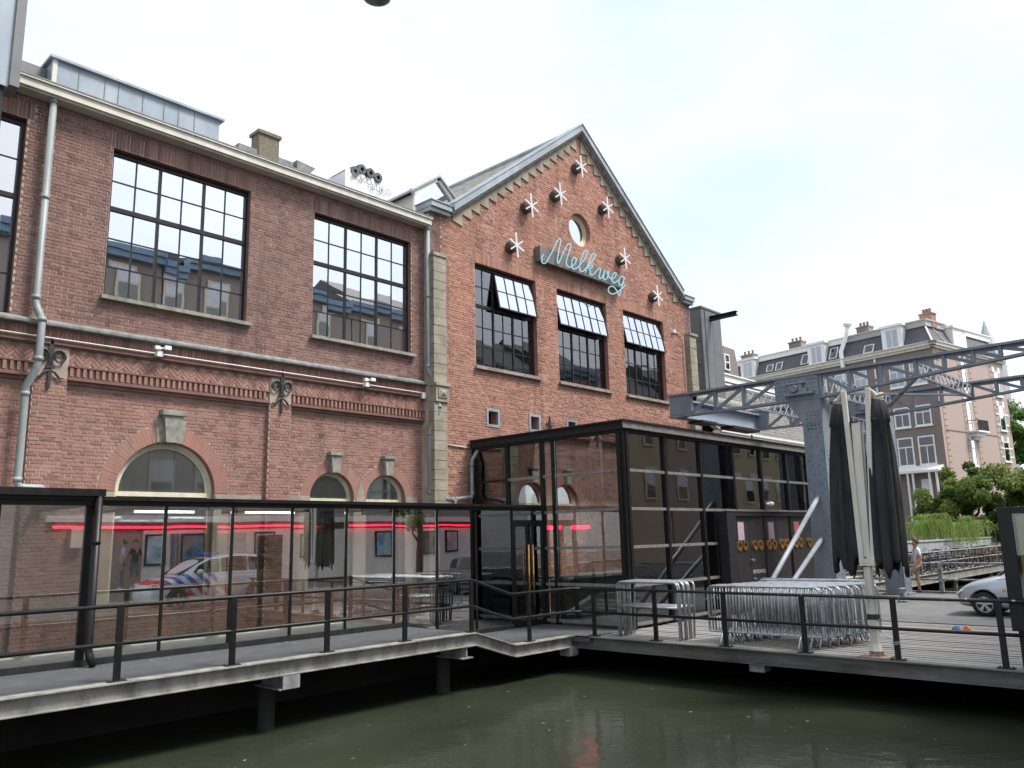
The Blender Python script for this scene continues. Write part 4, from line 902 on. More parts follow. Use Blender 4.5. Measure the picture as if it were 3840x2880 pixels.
# ================================================================ double parasol
um = thing('double_parasol', 'two closed black parasols hanging on one ivory mast', 'parasol', (14.75, 5.36, 0))
b = MB(); b.box(14.5,15.0,5.12,5.6,.003,.018); b.box(14.66,14.84,5.27,5.45,.018,.10); b.build('base_plate', mat('rusty_plate', (.16,.07,.045), (.30,.24,.20), rough=.8, scale=9), um)
b = MB(); b.lathe([(.115,.10),(.085,.22),(.08,1.5)], (14.75,5.36,0), n=8); b.build('mast_foot', M['ivory'], um)
b = MB(); b.lathe([(.09,.62),(.098,.63),(.098,.70),(.09,.71)], (14.75,5.36,0), n=12); b.box(14.64,14.86,5.27,5.29,.64,.69); b.build('clamp', M['plastic'], um)
b = MB(); b.obox((14.75,5.325,2.85), (.055,0,0), (0,.075,.004), (0,-.028,1.18)); b.build('mast', M['ivory'], um, bevel=.01)
b = MB(); b.box(14.64,14.86,5.20,5.46,1.52,1.64)
for y in (5.24,5.30,5.37,5.42):
    b.lathe([(.012,0),(.012,.012),(0,.012)], (14.638,y,1.58), (-1,0,0), 8)
b.build('collar', M['ivory'], um, bevel=.008)
for (p, q, nm) in (((14.68,5.42,1.62),(14.7,5.45,4.62),'arm'),((14.70,5.23,1.62),(14.7,5.02,4.62),'arm')):
    b = MB(); b.bar(p, q, .085, .075, up=(1,0,0)); b.build(nm, M['ivory'], um, bevel=.01)
b = MB(); b.bar((14.8,5.30,1.9), (14.8,5.22,3.85), .05, .06, up=(1,0,0)); b.bar((14.86,5.22,1.64),(14.86,5.28,3.9), .04, .05, up=(1,0,0)); b.build('strut', M['ivory'], um)
for q in ((5.02,4.93),(5.45,5.60)): b = MB(); b.tube([(14.70,q[0],4.60),(14.82,q[1],4.48)], .04, 8); b.build('hanger', M['ivory'], um)
b = MB(); b.box(14.685,14.815,5.25,5.40,4.02,4.05); b.build('mast_cap', M['plastic'], um)
def canopy(cy, lean, seed):
    rg = random.Random(seed); n = 72; lv = [(4.44,.075),(4.36,.135),(4.2,.16),(4.02,.19),(4.0,.165),(3.4,.205),(2.8,.225),(2.3,.23),(1.9,.232),(1.62,.232),(1.5,.225)]
    ph = [rg.uniform(0,6.28) for _ in range(6)]; b = MB(); vs = []
    for li, (z, r) in enumerate(lv):
        tt = (4.44-z)/2.94
        for k in range(n):
            a = 2*PI*k/n
            f = 1+(.16*math.sin(8*a+ph[0])+.10*math.sin(13*a+ph[1]+tt*1.2)+.05*math.sin(21*a+ph[2]+tt*2))*min(1,tt*2.0+.12)
            zz = z
            if li >= 8: zz += (.13*math.sin(4*a+ph[3])+.07*math.sin(9*a+ph[4]))*(1 if li == 10 else .35)
            vs.append((14.86+r*f*math.cos(a), cy+lean*tt+r*f*math.sin(a), zz))
    fs = [(i*n+k,i*n+(k+1) % n,(i+1)*n+(k+1) % n,(i+1)*n+k) for i in range(len(lv)-1) for k in range(n)]
    b.add(vs, fs); b.face([vs[k] for k in range(n)][::-1]); o = b.build('canopy', M['canvas'], um, smooth=True); sm = o.modifiers.new('solid', 'SOLIDIFY'); sm.thickness = .008; return o
canopy(5.60, .10, 3); canopy(4.95, .045, 8)
b = MB()
for cy in (5.60, 4.93):
    for i in range(3): b.tube([(14.86+.09*math.cos(t*PI/8),cy+.09*math.sin(t*PI/8),4.42+i*.035+.03*math.sin(t*.4+i)) for t in range(16)], .028, 6, closed=True)
b.build('tie_cloth', mat('beige_cloth', (.30,.27,.22), (.46,.42,.36), rough=.9, scale=14), um, smooth=True)
# ================================================================ display case, litter
dc = thing('display_case', 'tall black poster case at the right edge of the deck', 'display case', (14.78, 2.6, 0))
b = MB(); b.box(14.68,14.86,1.95,2.02,.55,2.43); b.box(14.68,14.86,3.06,3.26,.55,2.43); b.box(14.68,14.86,2.02,3.06,2.33,2.43); b.box(14.68,14.86,2.02,3.06,.55,.75); b.box(14.80,14.86,2.02,3.06,.75,2.33); b.build('frame', M['black'], dc, bevel=.008)
def postermat(name, cols, sc=3.0):
    mt, t, o = newmat(name); p = N(t, 'ShaderNodeBsdfPrincipled', Roughness=.35); g = N(t, 'ShaderNodeTexCoord'); nz = N(t, 'ShaderNodeTexNoise', Scale=sc, Detail=2.0); t.links.new(g.outputs['Object'], nz.inputs['Vector'])
    r = N(t, 'ShaderNodeValToRGB'); e = r.color_ramp.elements; e[0].position = .3; e[0].color = (*cols[0], 1); e[1].position = .7; e[1].color = (*cols[-1], 1)
    for i, c in enumerate(cols[1:-1]): x = e.new(.3+.4*(i+1)/(len(cols)-1)); x.color = (*c, 1)
    t.links.new(nz.outputs['Fac'], r.inputs[0]); t.links.new(r.outputs[0], p.inputs['Base Color']); t.links.new(p.outputs[0], o.inputs[0]); return mt
b = MB(); b.box(14.785,14.80,2.03,3.03,.76,2.31); b.build('poster', postermat('case_poster', [(.55,.08,.03),(.6,.25,.05),(.25,.35,.05),(.05,.2,.12)], 1.6), dc)
b = MB(); b.box(14.70,14.704,2.02,3.06,.75,2.33); b.build('pane', M['glass_case'], dc)
for y in (3.14, 2.0):
    b = MB(); b.box(14.74,14.82,y-.05,y+.05,.003,.55); b.build('leg', M['black'], dc)
lt = thing('paper_litter', 'crumpled blue and orange wrapper lying on the planks', 'litter', (19.4, 5.3, 0)); 
for nm, dx, c in (('wrapper_blue',0,(.15,.3,.7)),('wrapper_orange',.16,(.75,.2,.08))):
    b = MB(); b.add([(19.4+rnd.uniform(-.04,.04),5.25-dx*1.2+u,.004+v) for u,v in ((0,.0),(.12,.02),(.2,.0),(.03,.08),(.1,.09),(.17,.05))], [(0,1,4,3),(1,2,5,4),(0,3,5,2)]); b.build(nm, mat(nm, c, rough=.6), lt)
# ================================================================ drawbridge gate
db = thing('drawbridge_gate', 'blue grey riveted steel drawbridge gate with two overhead truss arms', 'drawbridge', (26, 9.6, 0))
AX = (23.2, 28.75)
BS = M['bsteel']
zbot = lambda y: 5.98 if y > 9.3 else 5.98+(9.3-y)*.078
def rivet(b, p, ax, r=.028):
    b.lathe([(r,0),(r*.8,r*.55),(r*.3,r*.85)], p, ax, 6)
for ai, x in enumerate(AX):
    riv = MB()
    b = MB(); b.prism([(x,9.33,0),(x,9.94,0),(x,9.88,5.3),(x,9.31,5.3)], (.06,0,0)); b.prism([(x+.60,9.33,0),(x+.60,9.94,0),(x+.60,9.88,5.3),(x+.60,9.31,5.3)], (.06,0,0)); b.prism([(x+.06,9.46,0),(x+.60,9.46,0),(x+.60,9.44,5.3),(x+.06,9.44,5.3)], (0,.04,0))
    b.prism([(x,9.31,5.3),(x,9.88,5.3),(x,10.35,5.98),(x,9.31,5.98)], (.06,0,0)); b.prism([(x+.60,9.31,5.3),(x+.60,9.88,5.3),(x+.60,10.35,5.98),(x+.60,9.31,5.98)], (.06,0,0))
    b.prism([(x+.0,9.31,0),(x+.66,9.31,0),(x+.66,9.29,5.98),(x+.0,9.29,5.98)], (0,.025,0))
    b.box(x-.02,x+.7,9.20,10.05,0.002,.06); b.box(x-.015,x+.0,9.30,9.91,5.24,5.30)
    b.build('column', BS, db)
    n = 40
    for k in range(n):
        z = .25+k*.135; yl, yr = 9.37, 9.90-z*.006
        if z < 5.2:
            if k % 2: rivet(riv,(x,yl+.02,z),(-1,0,0)); rivet(riv,(x,yr-.06,z),(-1,0,0))
            else: rivet(riv,(x,yl+.12,z),(-1,0,0)); rivet(riv,(x,yr-.18,z),(-1,0,0))
            rivet(riv,(x+.10+(k % 2)*.08,9.305,z),(0,-1,0)); rivet(riv,(x+.55-(k % 2)*.08,9.305,z),(0,-1,0))
    for k in range(9):
        z = 5.08-.0+k*.1
        for y in (9.38,9.49,9.60,9.71): rivet(riv,(x,y+(k % 2)*.03,z-.6 if k > 5 else z),(-1,0,0))
    # arm plate over the column
    b = MB(); b.box(x-.03,x+.0,9.3,10.62,5.98,6.68); b.box(x+.2,x+.23,9.3,10.62,5.98,6.68); b.build('gusset_plate', BS, db)
    b = MB(); b.box(x-.20,x-.03,9.42,10.3,6.10,6.16); b.box(x-.13,x-.03,9.75,10.2,6.16,6.44); b.lathe([(0,-.10),(.11,-.10),(.11,0)], (x-.13,9.98,6.30), (1,0,0), 14); b.box(x-.14,x-.03,9.62,9.75,6.16,6.30); b.box(x-.16,x-.03,9.68,10.26,6.44,6.48); b.build('pivot_bearing', BS, db, bevel=.01)
    for yy in (9.36,9.48,9.6,10.3,10.42,10.54):
        for k in range(5): rivet(riv,(x-.03,yy+(k % 2)*.05,6.05+k*.13),(-1,0,0))
    for y in (9.42,9.50,9.95,10.05,10.15): rivet(riv,(x-.03,y,6.56),(-1,0,0))
    riv.build('rivets', BS, db, kind='stuff')
    # chords
    b = MB(); b.box(x-.06,x+.26,-4,14.42,6.665,6.73); b.box(x+.08,x+.12,-4,14.42,6.58,6.665); b.build('top_chord', BS, db)
    b = MB(); b.prism([(x-.02,14.42,5.95),(x-.02,9.3,5.95),(x-.02,9.3,6.02),(x-.02,14.42,6.02)], (.24,0,0)); b.prism([(x-.02,9.3,5.95),(x-.02,-2,6.83-.03),(x-.02,-2,6.86),(x-.02,9.3,6.02)], (.24,0,0)); b.build('bottom_chord', BS, db)
    ys = [13.64,12.71,11.72,10.62]
    for y in ys: b = MB(); b.box(x+.02,x+.18,y-.045,y+.045,6.02,6.665); b.build('upright', BS, db)
    b = MB(); b.box(x-.01,x+.21,13.68,14.38,6.02,6.665); b.build('tail_plate', BS, db, bevel=.02)
    for ya, yb in zip(ys[:-1], ys[1:]): b = MB(); b.bar((x+.1,ya-.05,6.06),(x+.1,yb+.05,6.62), .09, .075, up=(1,0,0)); b.build('diagonal', BS, db)
    yh = [9.26,8.42,7.54,6.63,5.92,5.22,4.59,3.95,3.3,2.6]
    for y in yh: b = MB(); b.box(x+.02,x+.18,y-.045,y+.045,zbot(y)+.04,6.665); b.build('upright', BS, db)
    for ya, yb in zip(yh[:-1], yh[1:]): b = MB(); b.bar((x+.1,ya-.05,6.62),(x+.1,yb+.05,zbot(yb)+.06), .09, .07, up=(1,0,0)); b.build('diagonal', BS, db)
b = MB(); b.box(AX[0]+.22,AX[1]-.02,14.02,14.07,5.96,6.50); b.box(AX[0]+.22,AX[1]-.02,13.85,14.25,6.50,6.55); b.box(AX[0]+.22,AX[1]-.02,13.85,14.25,5.92,5.965); b.build('counterweight_girder', mat('pale_blue_girder', (.26,.31,.37), (.32,.37,.43), rough=.45, scale=2), db)
b = MB(); b.box(24.2,25.2,13.75,14.3,5.84,5.92); b.build('ballast_block', M['blackm'], db); b = MB(); b.box(26.4,28.4,13.75,14.3,5.82,5.92); b.build('ballast_block', M['blackm'], db)
b = MB(); b.lathe([(.22,0),(.22,3.6)], (24.3,14.18,6.74), (1,0,0), 14); b.build('ballast_roll', mat('mossy_concrete', (.20,.21,.17), (.31,.31,.27), rough=.95, scale=6, bump=.4), db, smooth=True)
b = MB(); b.tube([(28.2,14.0,5.75),(28.2,14.0,5.55)], .03, 6); b.tube([(28.2+.09*math.cos(a*PI/6),14.0,5.46+.09*math.sin(a*PI/6)) for a in range(12)], .025, 6, closed=True); b.build('hook', M['iron'], db)
def lattice(y, z0, z1, nm):
    b = MB(); xa, xb = AX[0]+.24, AX[1]-.04; n = 12
    b.box(xa,xb,y-.03,y+.03,z0,z0+.06); b.box(xa,xb,y-.03,y+.03,z1-.06,z1); b.build('lattice_chord', M['bsteel'], db)
    for i in range(n):
        x0, x1 = xa+(xb-xa)*i/n, xa+(xb-xa)*(i+1)/n; b = MB(); b.bar((x0,y-.035,z0+.03),(x1,y-.035,z1-.03), .05, .014, up=(0,1,0)); b.bar((x0,y+.035,z1-.03),(x1,y+.035,z0+.03), .05, .014, up=(0,1,0)); b.build('lattice_bar', M['bsteel2'], db)
lattice(11.72, 6.0, 6.55, 'tail'); lattice(9.1, 6.02, 6.6, 'head'); lattice(9.62, 4.95, 5.75, 'portal'); lattice(6.63, 6.2, 6.62, 'front')
b = MB(); b.bar((AX[0]+.2,6.63,6.24),(AX[1],9.2,6.24), .12, .06); b.bar((AX[0]+.2,9.2,6.1),(AX[1],6.63,6.3), .12, .06); b.build('cross_brace', BS, db)
b = MB(); b.tube([(23.22,9.62,3.12),(18.6,9.62,.12)], .065, 10); b.build('stay_tube', M['bsteel2'], db, smooth=True)
b = MB(); b.tube([(23.22,9.62,1.95),(19.5,9.62,.05)], .065, 10); b.build('stay_tube', M['bsteel2'], db, smooth=True)
# ================================================================ far rail at the bridge edge
fr = thing('far_railing', 'peeling grey two rail railing at the far bridge edge behind the man', 'railing', (29.9, 8, 0))
flake = mat('peeling_grey_paint', (.10,.11,.11), (.34,.36,.35), rough=.7, scale=9, contrast=(.4,.55))
for y in (8.52, 6.1, 10.9): b = MB(); b.box(29.84,29.96,y-.06,y+.06,.06,1.0); b.build('post', flake, fr)
for h in (.98, .45): tubes_obj('rail', [(29.9,11.2,h),(29.9,2,h)], .032, flake, fr, 8)
b = MB(); b.lathe([(.17,0),(.17,.05),(.12,.07),(.10,.36),(.12,.40),(0,.42)], (26.0,8.5,0), n=12); tag(b.build('mooring_post', flake, None, smooth=False), 'short rusty post standing on the road before the second column', 'post')
# ================================================================ grey tower and low tiled building
tw = thing('stair_tower', 'dark grey panel clad tower just right of the gable', 'tower', (31.2, 18, 0))
b = MB(); b.box(30.42,32.1,17.0,19.4,5.5,11.78); b.box(30.38,32.14,16.96,19.4,11.78,11.86); b.build('cladding', M['tower'], tw)
for x in (30.7, 31.3): b = MB(); b.box(x,x+.58,16.97,17.0,5.8,11.7); b.build('panel', M['tower'], tw)
for z in (6.5,7.6,8.7,9.8,10.8): b = MB(); b.box(30.39,30.42,17.1,19.3,z-.52,z+.5); b.build('panel', M['tower'], tw)
b = MB(); b.box(31.05,31.25,15.7,17.0,11.30,11.34); b.box(31.05,31.25,15.7,17.0,11.46,11.5); b.box(31.13,31.17,15.72,17.0,11.34,11.46); b.build('hoist_beam', M['blackm'], tw)
low = thing('tiled_building', 'low brick building with a long grey pantile roof beyond the glass hall', 'building', (34, 17, 0))
b = MB(); b.box(28.6,39.2,15.75,24,-.05,6.0); b.build('wall', M['bgr'], low)
b = MB(); b.box(28.55,39.35,15.45,15.8,5.92,6.12); b.box(28.55,39.35,15.40,15.5,6.05,6.14); b.build('gutter', M['white'], low)
b = MB(); b.prism([(28.6,15.55,6.10),(28.6,19.6,9.40),(28.6,19.6,9.3),(28.6,15.55,6.0)], (10.75,0,0)); b.build('roof', M['tile'], low)
tl = MB(); sec = [(0,0),(.05,.035),(.10,.03),(.15,-.005),(.21,.004)]
def tile_geo(b, ox, oy, oz):
    sl = Vector((0,4.05,3.3)).normalized(); nn = Vector((0,-3.3,4.05)).normalized(); o = Vector((ox,oy,oz)); L = .36
    top = [o+Vector((u,0,0))+nn*(h+.045) for u, h in sec]; bk = [p+sl*L-nn*.03 for p in top]; lo = [p-nn*.03 for p in top]
    n = len(sec); b.add(top+bk+lo, [(i,i+1,n+i+1,n+i) for i in range(n-1)]+[(2*n+i,2*n+i+1,i+1,i) for i in range(n-1)], 0, rnd.random())
t0 = MB(); tile_geo(t0, 0, 0, 0); tme = bpy.data.meshes.new('tile'); tme.from_pydata(t0.v, [], t0.f); tme.materials.append(M['tile']); tme.update()
cand = []
for r_ in range(17):
    for c in range(49):
        px = (28.62+c*.219, 15.5+r_*.305*4.05/5.224, 6.08+r_*.305*3.3/5.224); q = proj(px)
        hid = (30.3 < px[0] < 32.2 and px[1] > 16.9) or px[0] > 38.5
        cand.append((1e9 if hid or px[0] < 29.2 or r_ < 2 else q[2], px))
cand.sort(key=lambda q: q[0])
for i, (w, p) in enumerate(cand):
    if i < 290 and w < 1e8: o = obj('tile', tme, low); o.location = p
    else: tile_geo(tl, *p)
tl.build('roof_tiles', M['tile'], low, kind='stuff')
fb = thing('flat_roofed_block', 'white edged flat roof rising behind the tiled roof', 'building', (37, 22, 0))
b = MB(); b.box(28.7,44,19.62,30,0,9.55); b.build('wall', M['bgd'], fb); b = MB(); b.box(28.6,44.2,19.5,30.1,9.72,10.05); b.box(28.6,44.2,19.55,30.1,9.55,9.66); b.box(28.6,44.2,19.42,30.1,10.05,10.12); b.build('fascia', M['white'], fb)
b = MB()
for i in range(14): x = 37.5+rnd.uniform(0,5); b.tube([(x,20.2,10.14+rnd.uniform(0,.25)),(x+rnd.uniform(.5,1.5),20.3,10.14+rnd.uniform(0,.3))], .04, 5)
tag(b.build('roof_clutter', M['cream'], None), 'heap of pale pipes and boards lying on the flat white roof', 'pipes')
db2 = thing('dark_house', 'dark brick house end glimpsed between the grey tower and the mansard roofs', 'building', (56, 31, 0))
b = MB(); b.prism([(52,30,0),(59.3,30,0),(59.0,30,15.2),(58.6,30,16.6),(52,30,16.75)], (0,8,0)); b.build('wall', M['bgd'], db2)
b = MB(); b.box(56.7,57.5,29.9,30.0,14.7,16.0); w = b.build('window', M['white'], db2)
for z0 in (14.82, 15.42): bb = MB(); bb.box(56.82,57.38,29.88,29.9,z0,z0+.48); bb.build('pane', M['glass_bg'], w)
# ================================================================ things on the wing roof
b = MB(); b.box(4.98,8.8,18.0,21.0,11.06,12.62); b.box(4.9,8.9,17.92,21.1,12.62,12.68); rb = thing('roof_plant_room', 'blue grey zinc clad box on the left end of the roof', 'roof box', (7, 19, 11.06)); b.build('cladding', M['zinc_b'], rb)
for x in (5.5,6.05,6.35,6.9,7.4,7.75,8.15): q = MB(); q.box(x,x+.012,17.985,18.0,11.1,12.6); q.build('seam', M['zinc_d'], rb)
q = MB(); q.box(4.97,5.06,17.98,18.06,11.1,12.62); q.build('corner_trim', M['cream'], rb)
lrb = thing('lower_roof_box', 'grey sheet roof box running left behind the zinc box', 'roof box', (3.5, 20, 11.06)); b = MB(); b.prism([(4.97,18.4,11.06),(4.97,22.5,11.06),(4.97,22.5,12.5),(4.97,18.4,12.55)], (-4,0,0)); b.build('cladding', M['tower'], lrb)
ch = thing('brick_chimney', 'broad weathered brick chimney on the roof between zinc box and pallet', 'chimney', (11.3, 20, 11.06))
b = MB(); b.box(11.0,11.65,20,20.45,11.06,13.9); b.box(10.95,11.7,19.95,20.5,13.9,14.0); b.build('stack', mat('chimney_brick', (.10,.085,.06), (.22,.19,.14), rough=.9, scale=10, stretch=(1,1,3)), ch)
b = MB(); b.box(10.4,12.2,20.05,21,11.06,13.38); b.prism([(12.2,19.9,11.06),(12.2,19.9,13.42),(12.85,19.9,13.36),(12.3,19.9,12.7),(12.3,19.9,11.06)], (0,1.2,0)); b.box(9.6,10.5,20.3,21,11.06,13.0); b.build('shoulder', M['zinc_d'], ch)
pl = thing('roll_pallet', 'white wrapped pallet of dark roofing rolls lettered BUKO on the roof', 'pallet', (13.8, 18.7, 11.06))
b = MB(); x0, x1 = 12.95, 14.45; pts = []
for i in range(9):
    pts.append((x0+(x1-x0)*i/8, 18.5-.06*abs(math.sin(i*PI/2)), 12.92-.06*math.cos(i*PI)+rnd.uniform(-.03,.03)))
for (pa, pb) in zip(pts[:-1], pts[1:]): b.face([(pa[0],pa[1],11.06),(pb[0],pb[1],11.06),pb,pa]); b.face([pa,pb,(pb[0],19.4,pb[2]),(pa[0],19.4,pa[2])])
b.face([(x0,18.5,11.06),(x0,19.4,11.06),(x0,19.4,12.85),(x0,18.5,12.85)]); b.face([(x1,18.5,11.06),(x1,19.4,11.06),(x1,19.4,12.85),(x1,18.5,12.85)])
b.build('wrapping', M['whitec'], pl, smooth=True)
for x, z in ((13.5,13.05),(13.82,13.03),(14.1,12.98),(13.25,12.9)): b = MB(); b.lathe([(0.06,0),(.15,0),(.16,.05),(.16,.9),(0,.9)], (x,18.42,z), (0,1,.02), 14); b.build('roll', M['slate'], pl, smooth=False)
text('wrap_lettering', 'BUKO', .27, (13.1,18.40,12.62), (R(90),0,0), M['zinc_d'], pl); text('wrap_lettering', 'BUKO', .27, (13.82,18.40,12.5), (R(90),0,0), M['zinc_d'], pl)
dm = thing('roof_dormer', 'white glazed dormer on the roof just left of the gable', 'dormer', (16, 19, 11.06))
gx, gz = 16.5, 13.75
b = MB(); b.bar((gx,18.45,gz),(15.45,18.45,12.95), .22, .14, up=(0,1,0)); b.bar((gx,18.45,gz),(17.3,18.45,13.05), .22, .14, up=(0,1,0)); b.box(15.5,15.62,18.4,18.5,11.06,12.95); b.box(15.6,17.2,18.42,18.5,12.58,12.66); b.build('gable_frame', M['white'], dm)
b = MB(); b.prism([(15.6,18.46,12.0),(17.2,18.46,12.0),(17.2,18.46,13.05),(gx,18.46,gz-.08),(15.6,18.46,13.0)], (0,.01,0)); b.build('pane', M['glass_up'], dm)
b = MB(); b.prism([(gx,18.3,gz+.06),(15.3,18.3,12.93),(15.3,18.3,12.86),(gx,18.3,gz-.02)], (0,3.8,0)); b.prism([(gx,18.3,gz+.06),(17.4,18.3,13.1),(17.4,18.3,13.02),(gx,18.3,gz-.02)], (0,3.8,0)); b.build('roof', M['zinc'], dm)
b = MB(); b.prism([(15.52,18.5,11.06),(15.52,22,11.06),(15.52,22,12.9),(15.52,18.5,12.9)], (.06,0,0)); b.build('cheek', M['cream'], dm)
# neighbour at the left edge of the view
nb_ = thing('neighbour_bay', 'blue grey metal clad bay jutting in at the upper left edge', 'building', (2.6, 14, 9.3))
b = MB(); b.box(1.6,3.16,13.6,14.6,9.3,14); b.build('cladding', M['zinc_b'], nb_); b = MB(); b.box(3.16,3.30,13.55,14.0,9.32,14); b.build('corner_trim', M['tower'], nb_); b = MB(); b.box(1.6,3.12,13.65,14.55,5.8,9.3); b.build('lower_panel', M['blackm'], nb_)
sl = thing('hanging_lamp', 'street lamp hanging from a wire, its tip just at the top edge', 'street lamp', (6.07, 8.0, 9.4))
b = MB(); b.lathe([(0,9.36),(.10,9.40),(.19,9.46),(.2,9.52),(.12,9.7),(.05,9.78)], (6.07,8.0,0), n=18); b.build('shade', M['tower'], sl, smooth=True); b = MB(); b.tube([(6.07,8.0,9.78),(6.07,8.0,10.6)], .015, 6); b.tube([(6.07,-4.4,10.9),(6.07,8,10.6)], .01, 5); b.build('wire', M['iron'], sl)
# ================================================================ mansard corner house far behind
CX, CYY = 74.8, 19.8
dL = Vector((math.cos(R(80)), math.sin(R(80)), 0)); dR = Vector((math.cos(R(-10)), math.sin(R(-10)), 0))
nL = Vector((-dL.y, dL.x, 0)); nL = nL if nL.x < 0 else -nL      # outward (towards -x)
nR = Vector((dR.y, -dR.x, 0)); nR = nR if nR.y < 0 else -nR      # outward (towards -y)
CO = Vector((CX, CYY, 0))
def FL(s, o, z): return CO+dL*s+nL*o+Vector((0,0,z))
def FR(s, o, z): return CO+dR*s+nR*o+Vector((0,0,z))
def fbox(b, F, s0, s1, o0, o1, z0, z1, m=0):
    q = [F(s0,o0,z0),F(s1,o0,z0),F(s1,o1,z0),F(s0,o1,z0),F(s0,o0,z1),F(s1,o0,z1),F(s1,o1,z1),F(s0,o1,z1)]
    b.add(q, [(0,3,2,1),(4,5,6,7),(0,1,5,4),(1,2,6,5),(2,3,7,6),(3,0,4,7)], m)
mh = thing('mansard_house', 'tall brick corner house with slate mansard roof and white dormers far behind', 'building', (CX, CYY, 0))
b = MB(); fbox(b, FL, 0, 21, -8, 0, 0, 17.6); b.build('wall', M['bgd'], mh)  # both faces also lightened in colour for the washed-out distance
b = MB(); fbox(b, FR, .002, 13.7, -9, .002, 0, 17.6); b.build('side_wall', M['bgp'], mh)  # brighter side: the sun is put into the brick colour
for F, s1 in ((FL, 21.2), (FR, 13.9)):
    b = MB(); fbox(b, F, -.35, s1, -.1, .35, 17.72, 18.0); fbox(b, F, -.2, s1, -.1, .2, 17.5, 17.72); fbox(b, F, -.45, s1, -.1, .45, 18.0, 18.08); b.build('cornice', M['cream'], mh)
b = MB()
b.face([FL(0,.05,18.05),FL(21,.05,18.05),FL(21,-.75,19.75),CO+nL*-.75+nR*-.75+Vector((0,0,19.75))]); b.face([FR(0,.05,18.05),FR(13.7,.05,18.05),FR(13.0,-.75,19.75),CO+nL*-.75+nR*-.75+Vector((0,0,19.75))])
b.face([FR(13.7,.05,18.05),FR(13.7,-8,18.05),FR(13.0,-8,19.75),FR(13.0,-.75,19.75)])
b.build('mansard', M['slate'], mh)
b = MB(); fbox(b, FL, .55, 21, -8, -.55, 19.72, 20.2); fbox(b, FR, .55, 13.2, -8, -.55, 19.73, 20.21); fbox(b, FL, .45, 21, -8, -.45, 20.2, 20.3); fbox(b, FR, .45, 13.3, -8, -.45, 20.21, 20.31); b.build('roof_cornice', M['white'], mh)
b = MB(); b.bar(FR(.0,.08,18.08), CO+nL*-.73+nR*-.73+Vector((0,0,19.77)), .12, .06); b.bar(FR(2.85,.08,18.08),FR(1.9,-.72,19.74), .1, .06); b.build('hip_lead', M['white'], mh)
def fwin(F, s0, s1, z0, z1, o=.0, cols=2, split=.66, frame=.12, cur=True, parent=mh):
    b = MB(); fbox(b, F, s0, s1, o, o+.06, z0, z0+frame); fbox(b, F, s0, s1, o, o+.06, z1-frame, z1); fbox(b, F, s0, s0+frame, o, o+.06, z0+frame, z1-frame); fbox(b, F, s1-frame, s1, o, o+.06, z0+frame, z1-frame)
    zt = z0+(z1-z0)*split; sm = (s0+s1)/2
    fbox(b, F, s0+frame, s1-frame, o, o+.055, zt-.05, zt+.05)
    if cols == 2: fbox(b, F, sm-.04, sm+.04, o, o+.05, z0+frame, zt-.05)
    fbox(b, F, s0-.08, s1+.08, o, o+.14, z0-.1, z0)
    w = b.build('window', M['white'], parent)
    cells = [(s0+frame,s1-frame,zt+.05,z1-frame)] + ([(s0+frame,sm-.04,z0+frame,zt-.05),(sm+.04,s1-frame,z0+frame,zt-.05)] if cols == 2 else [(s0+frame,s1-frame,z0+frame,zt-.05)])
    for c in cells: b = MB(); fbox(b, F, c[0], c[1], o+.012, o+.02, c[2], c[3]); b.build('pane', M['glass_bg'], w)
    b = MB(); fbox(b, F, s0+frame*.5, s1-frame*.5, o+.002, o+.006, z0, z1); b.build('curtain', M['curtain'] if cur else M['curtain2'], w)
rows = ((7.5,10.0),(10.88,12.68),(14.5,16.65))
for z0, z1 in rows:
    for k, (s0, s1) in enumerate(((.75,2.18),(2.6,4.02),(6.12,7.4),(8.0,9.3),(10.2,11.5),(12.2,13.5),(15.0,16.3),(17.0,18.3))):
        if k > 3 and z0 < 10: continue
        fwin(FL, s0, s1, z0, z1, .0, cur=(k+int(z0)) % 3 != 0)
for z0, z1 in ((8.05,9.93),(10.95,13.3),(14.2,16.6)):
    fwin(FR, 11.4, 12.65, z0, z1, .004, cols=1, frame=.1, cur=False)
    for s0 in (11.15, 12.35): b = MB(); fbox(b, FR, s0, s0+.45, .0, .05, z1-.05, z1+.45); b.build('voussoir', M['white'], mh)
    for q in (.2, .62): 
        for sa, sb in ((10.95,11.38),(12.67,13.4)): b = MB(); fbox(b, FR, sa, sb, 0, .04, z0+(z1-z0)*q, z0+(z1-z0)*q+.16); b.build('stone_band', M['white'], mh)
for z0, z1 in ((7.4,9.85),(10.5,13.2),(14.0,16.95)):
    fwin(FR, 4.85, 5.75, z0, z1, .004, cols=1, frame=.09, cur=False)
    for s0 in (4.65, 5.6): b = MB(); fbox(b, FR, s0, s0+.38, .0, .05, z1-.05, z1+.4); b.build('voussoir', M['white'], mh)
for s0 in (.5, 4.3, 6.4, 10.6):
    b = MB()
    for k in range(24): z = 5+k*.52; fbox(b, FR, s0, s0+(.55 if s0 != 4.3 else .4), .002, .02, z, z+.07)
    fbox(b, FR, s0-.02, s0+.02, .003, .02, 5, 17.4); b.build('brick_pilaster', M['bgd'], mh)
for a, c in ((.7,4.6),(6.9,10.6)):
    b = MB(); fbox(b, FR, a, c, 0, .05, 10.36, 10.46); b.build('string_course', M['stone'], mh)
bc = MB(); fbox(bc, FR, 4.7, 6.9, 0, .9, 10.35, 10.5); fbox(bc, FR, 5.0, 6.6, 0, .6, 10.0, 10.35); fbox(bc, FR, 5.3, 6.3, 0, .3, 9.75, 10.0); bal = bc.build('balcony', M['white'], mh)
b = MB()
for k in range(15): s = 4.8+2.0*k/14; fbox(b, FR, s-.02, s+.02, .84, .88, 10.5, 11.4)
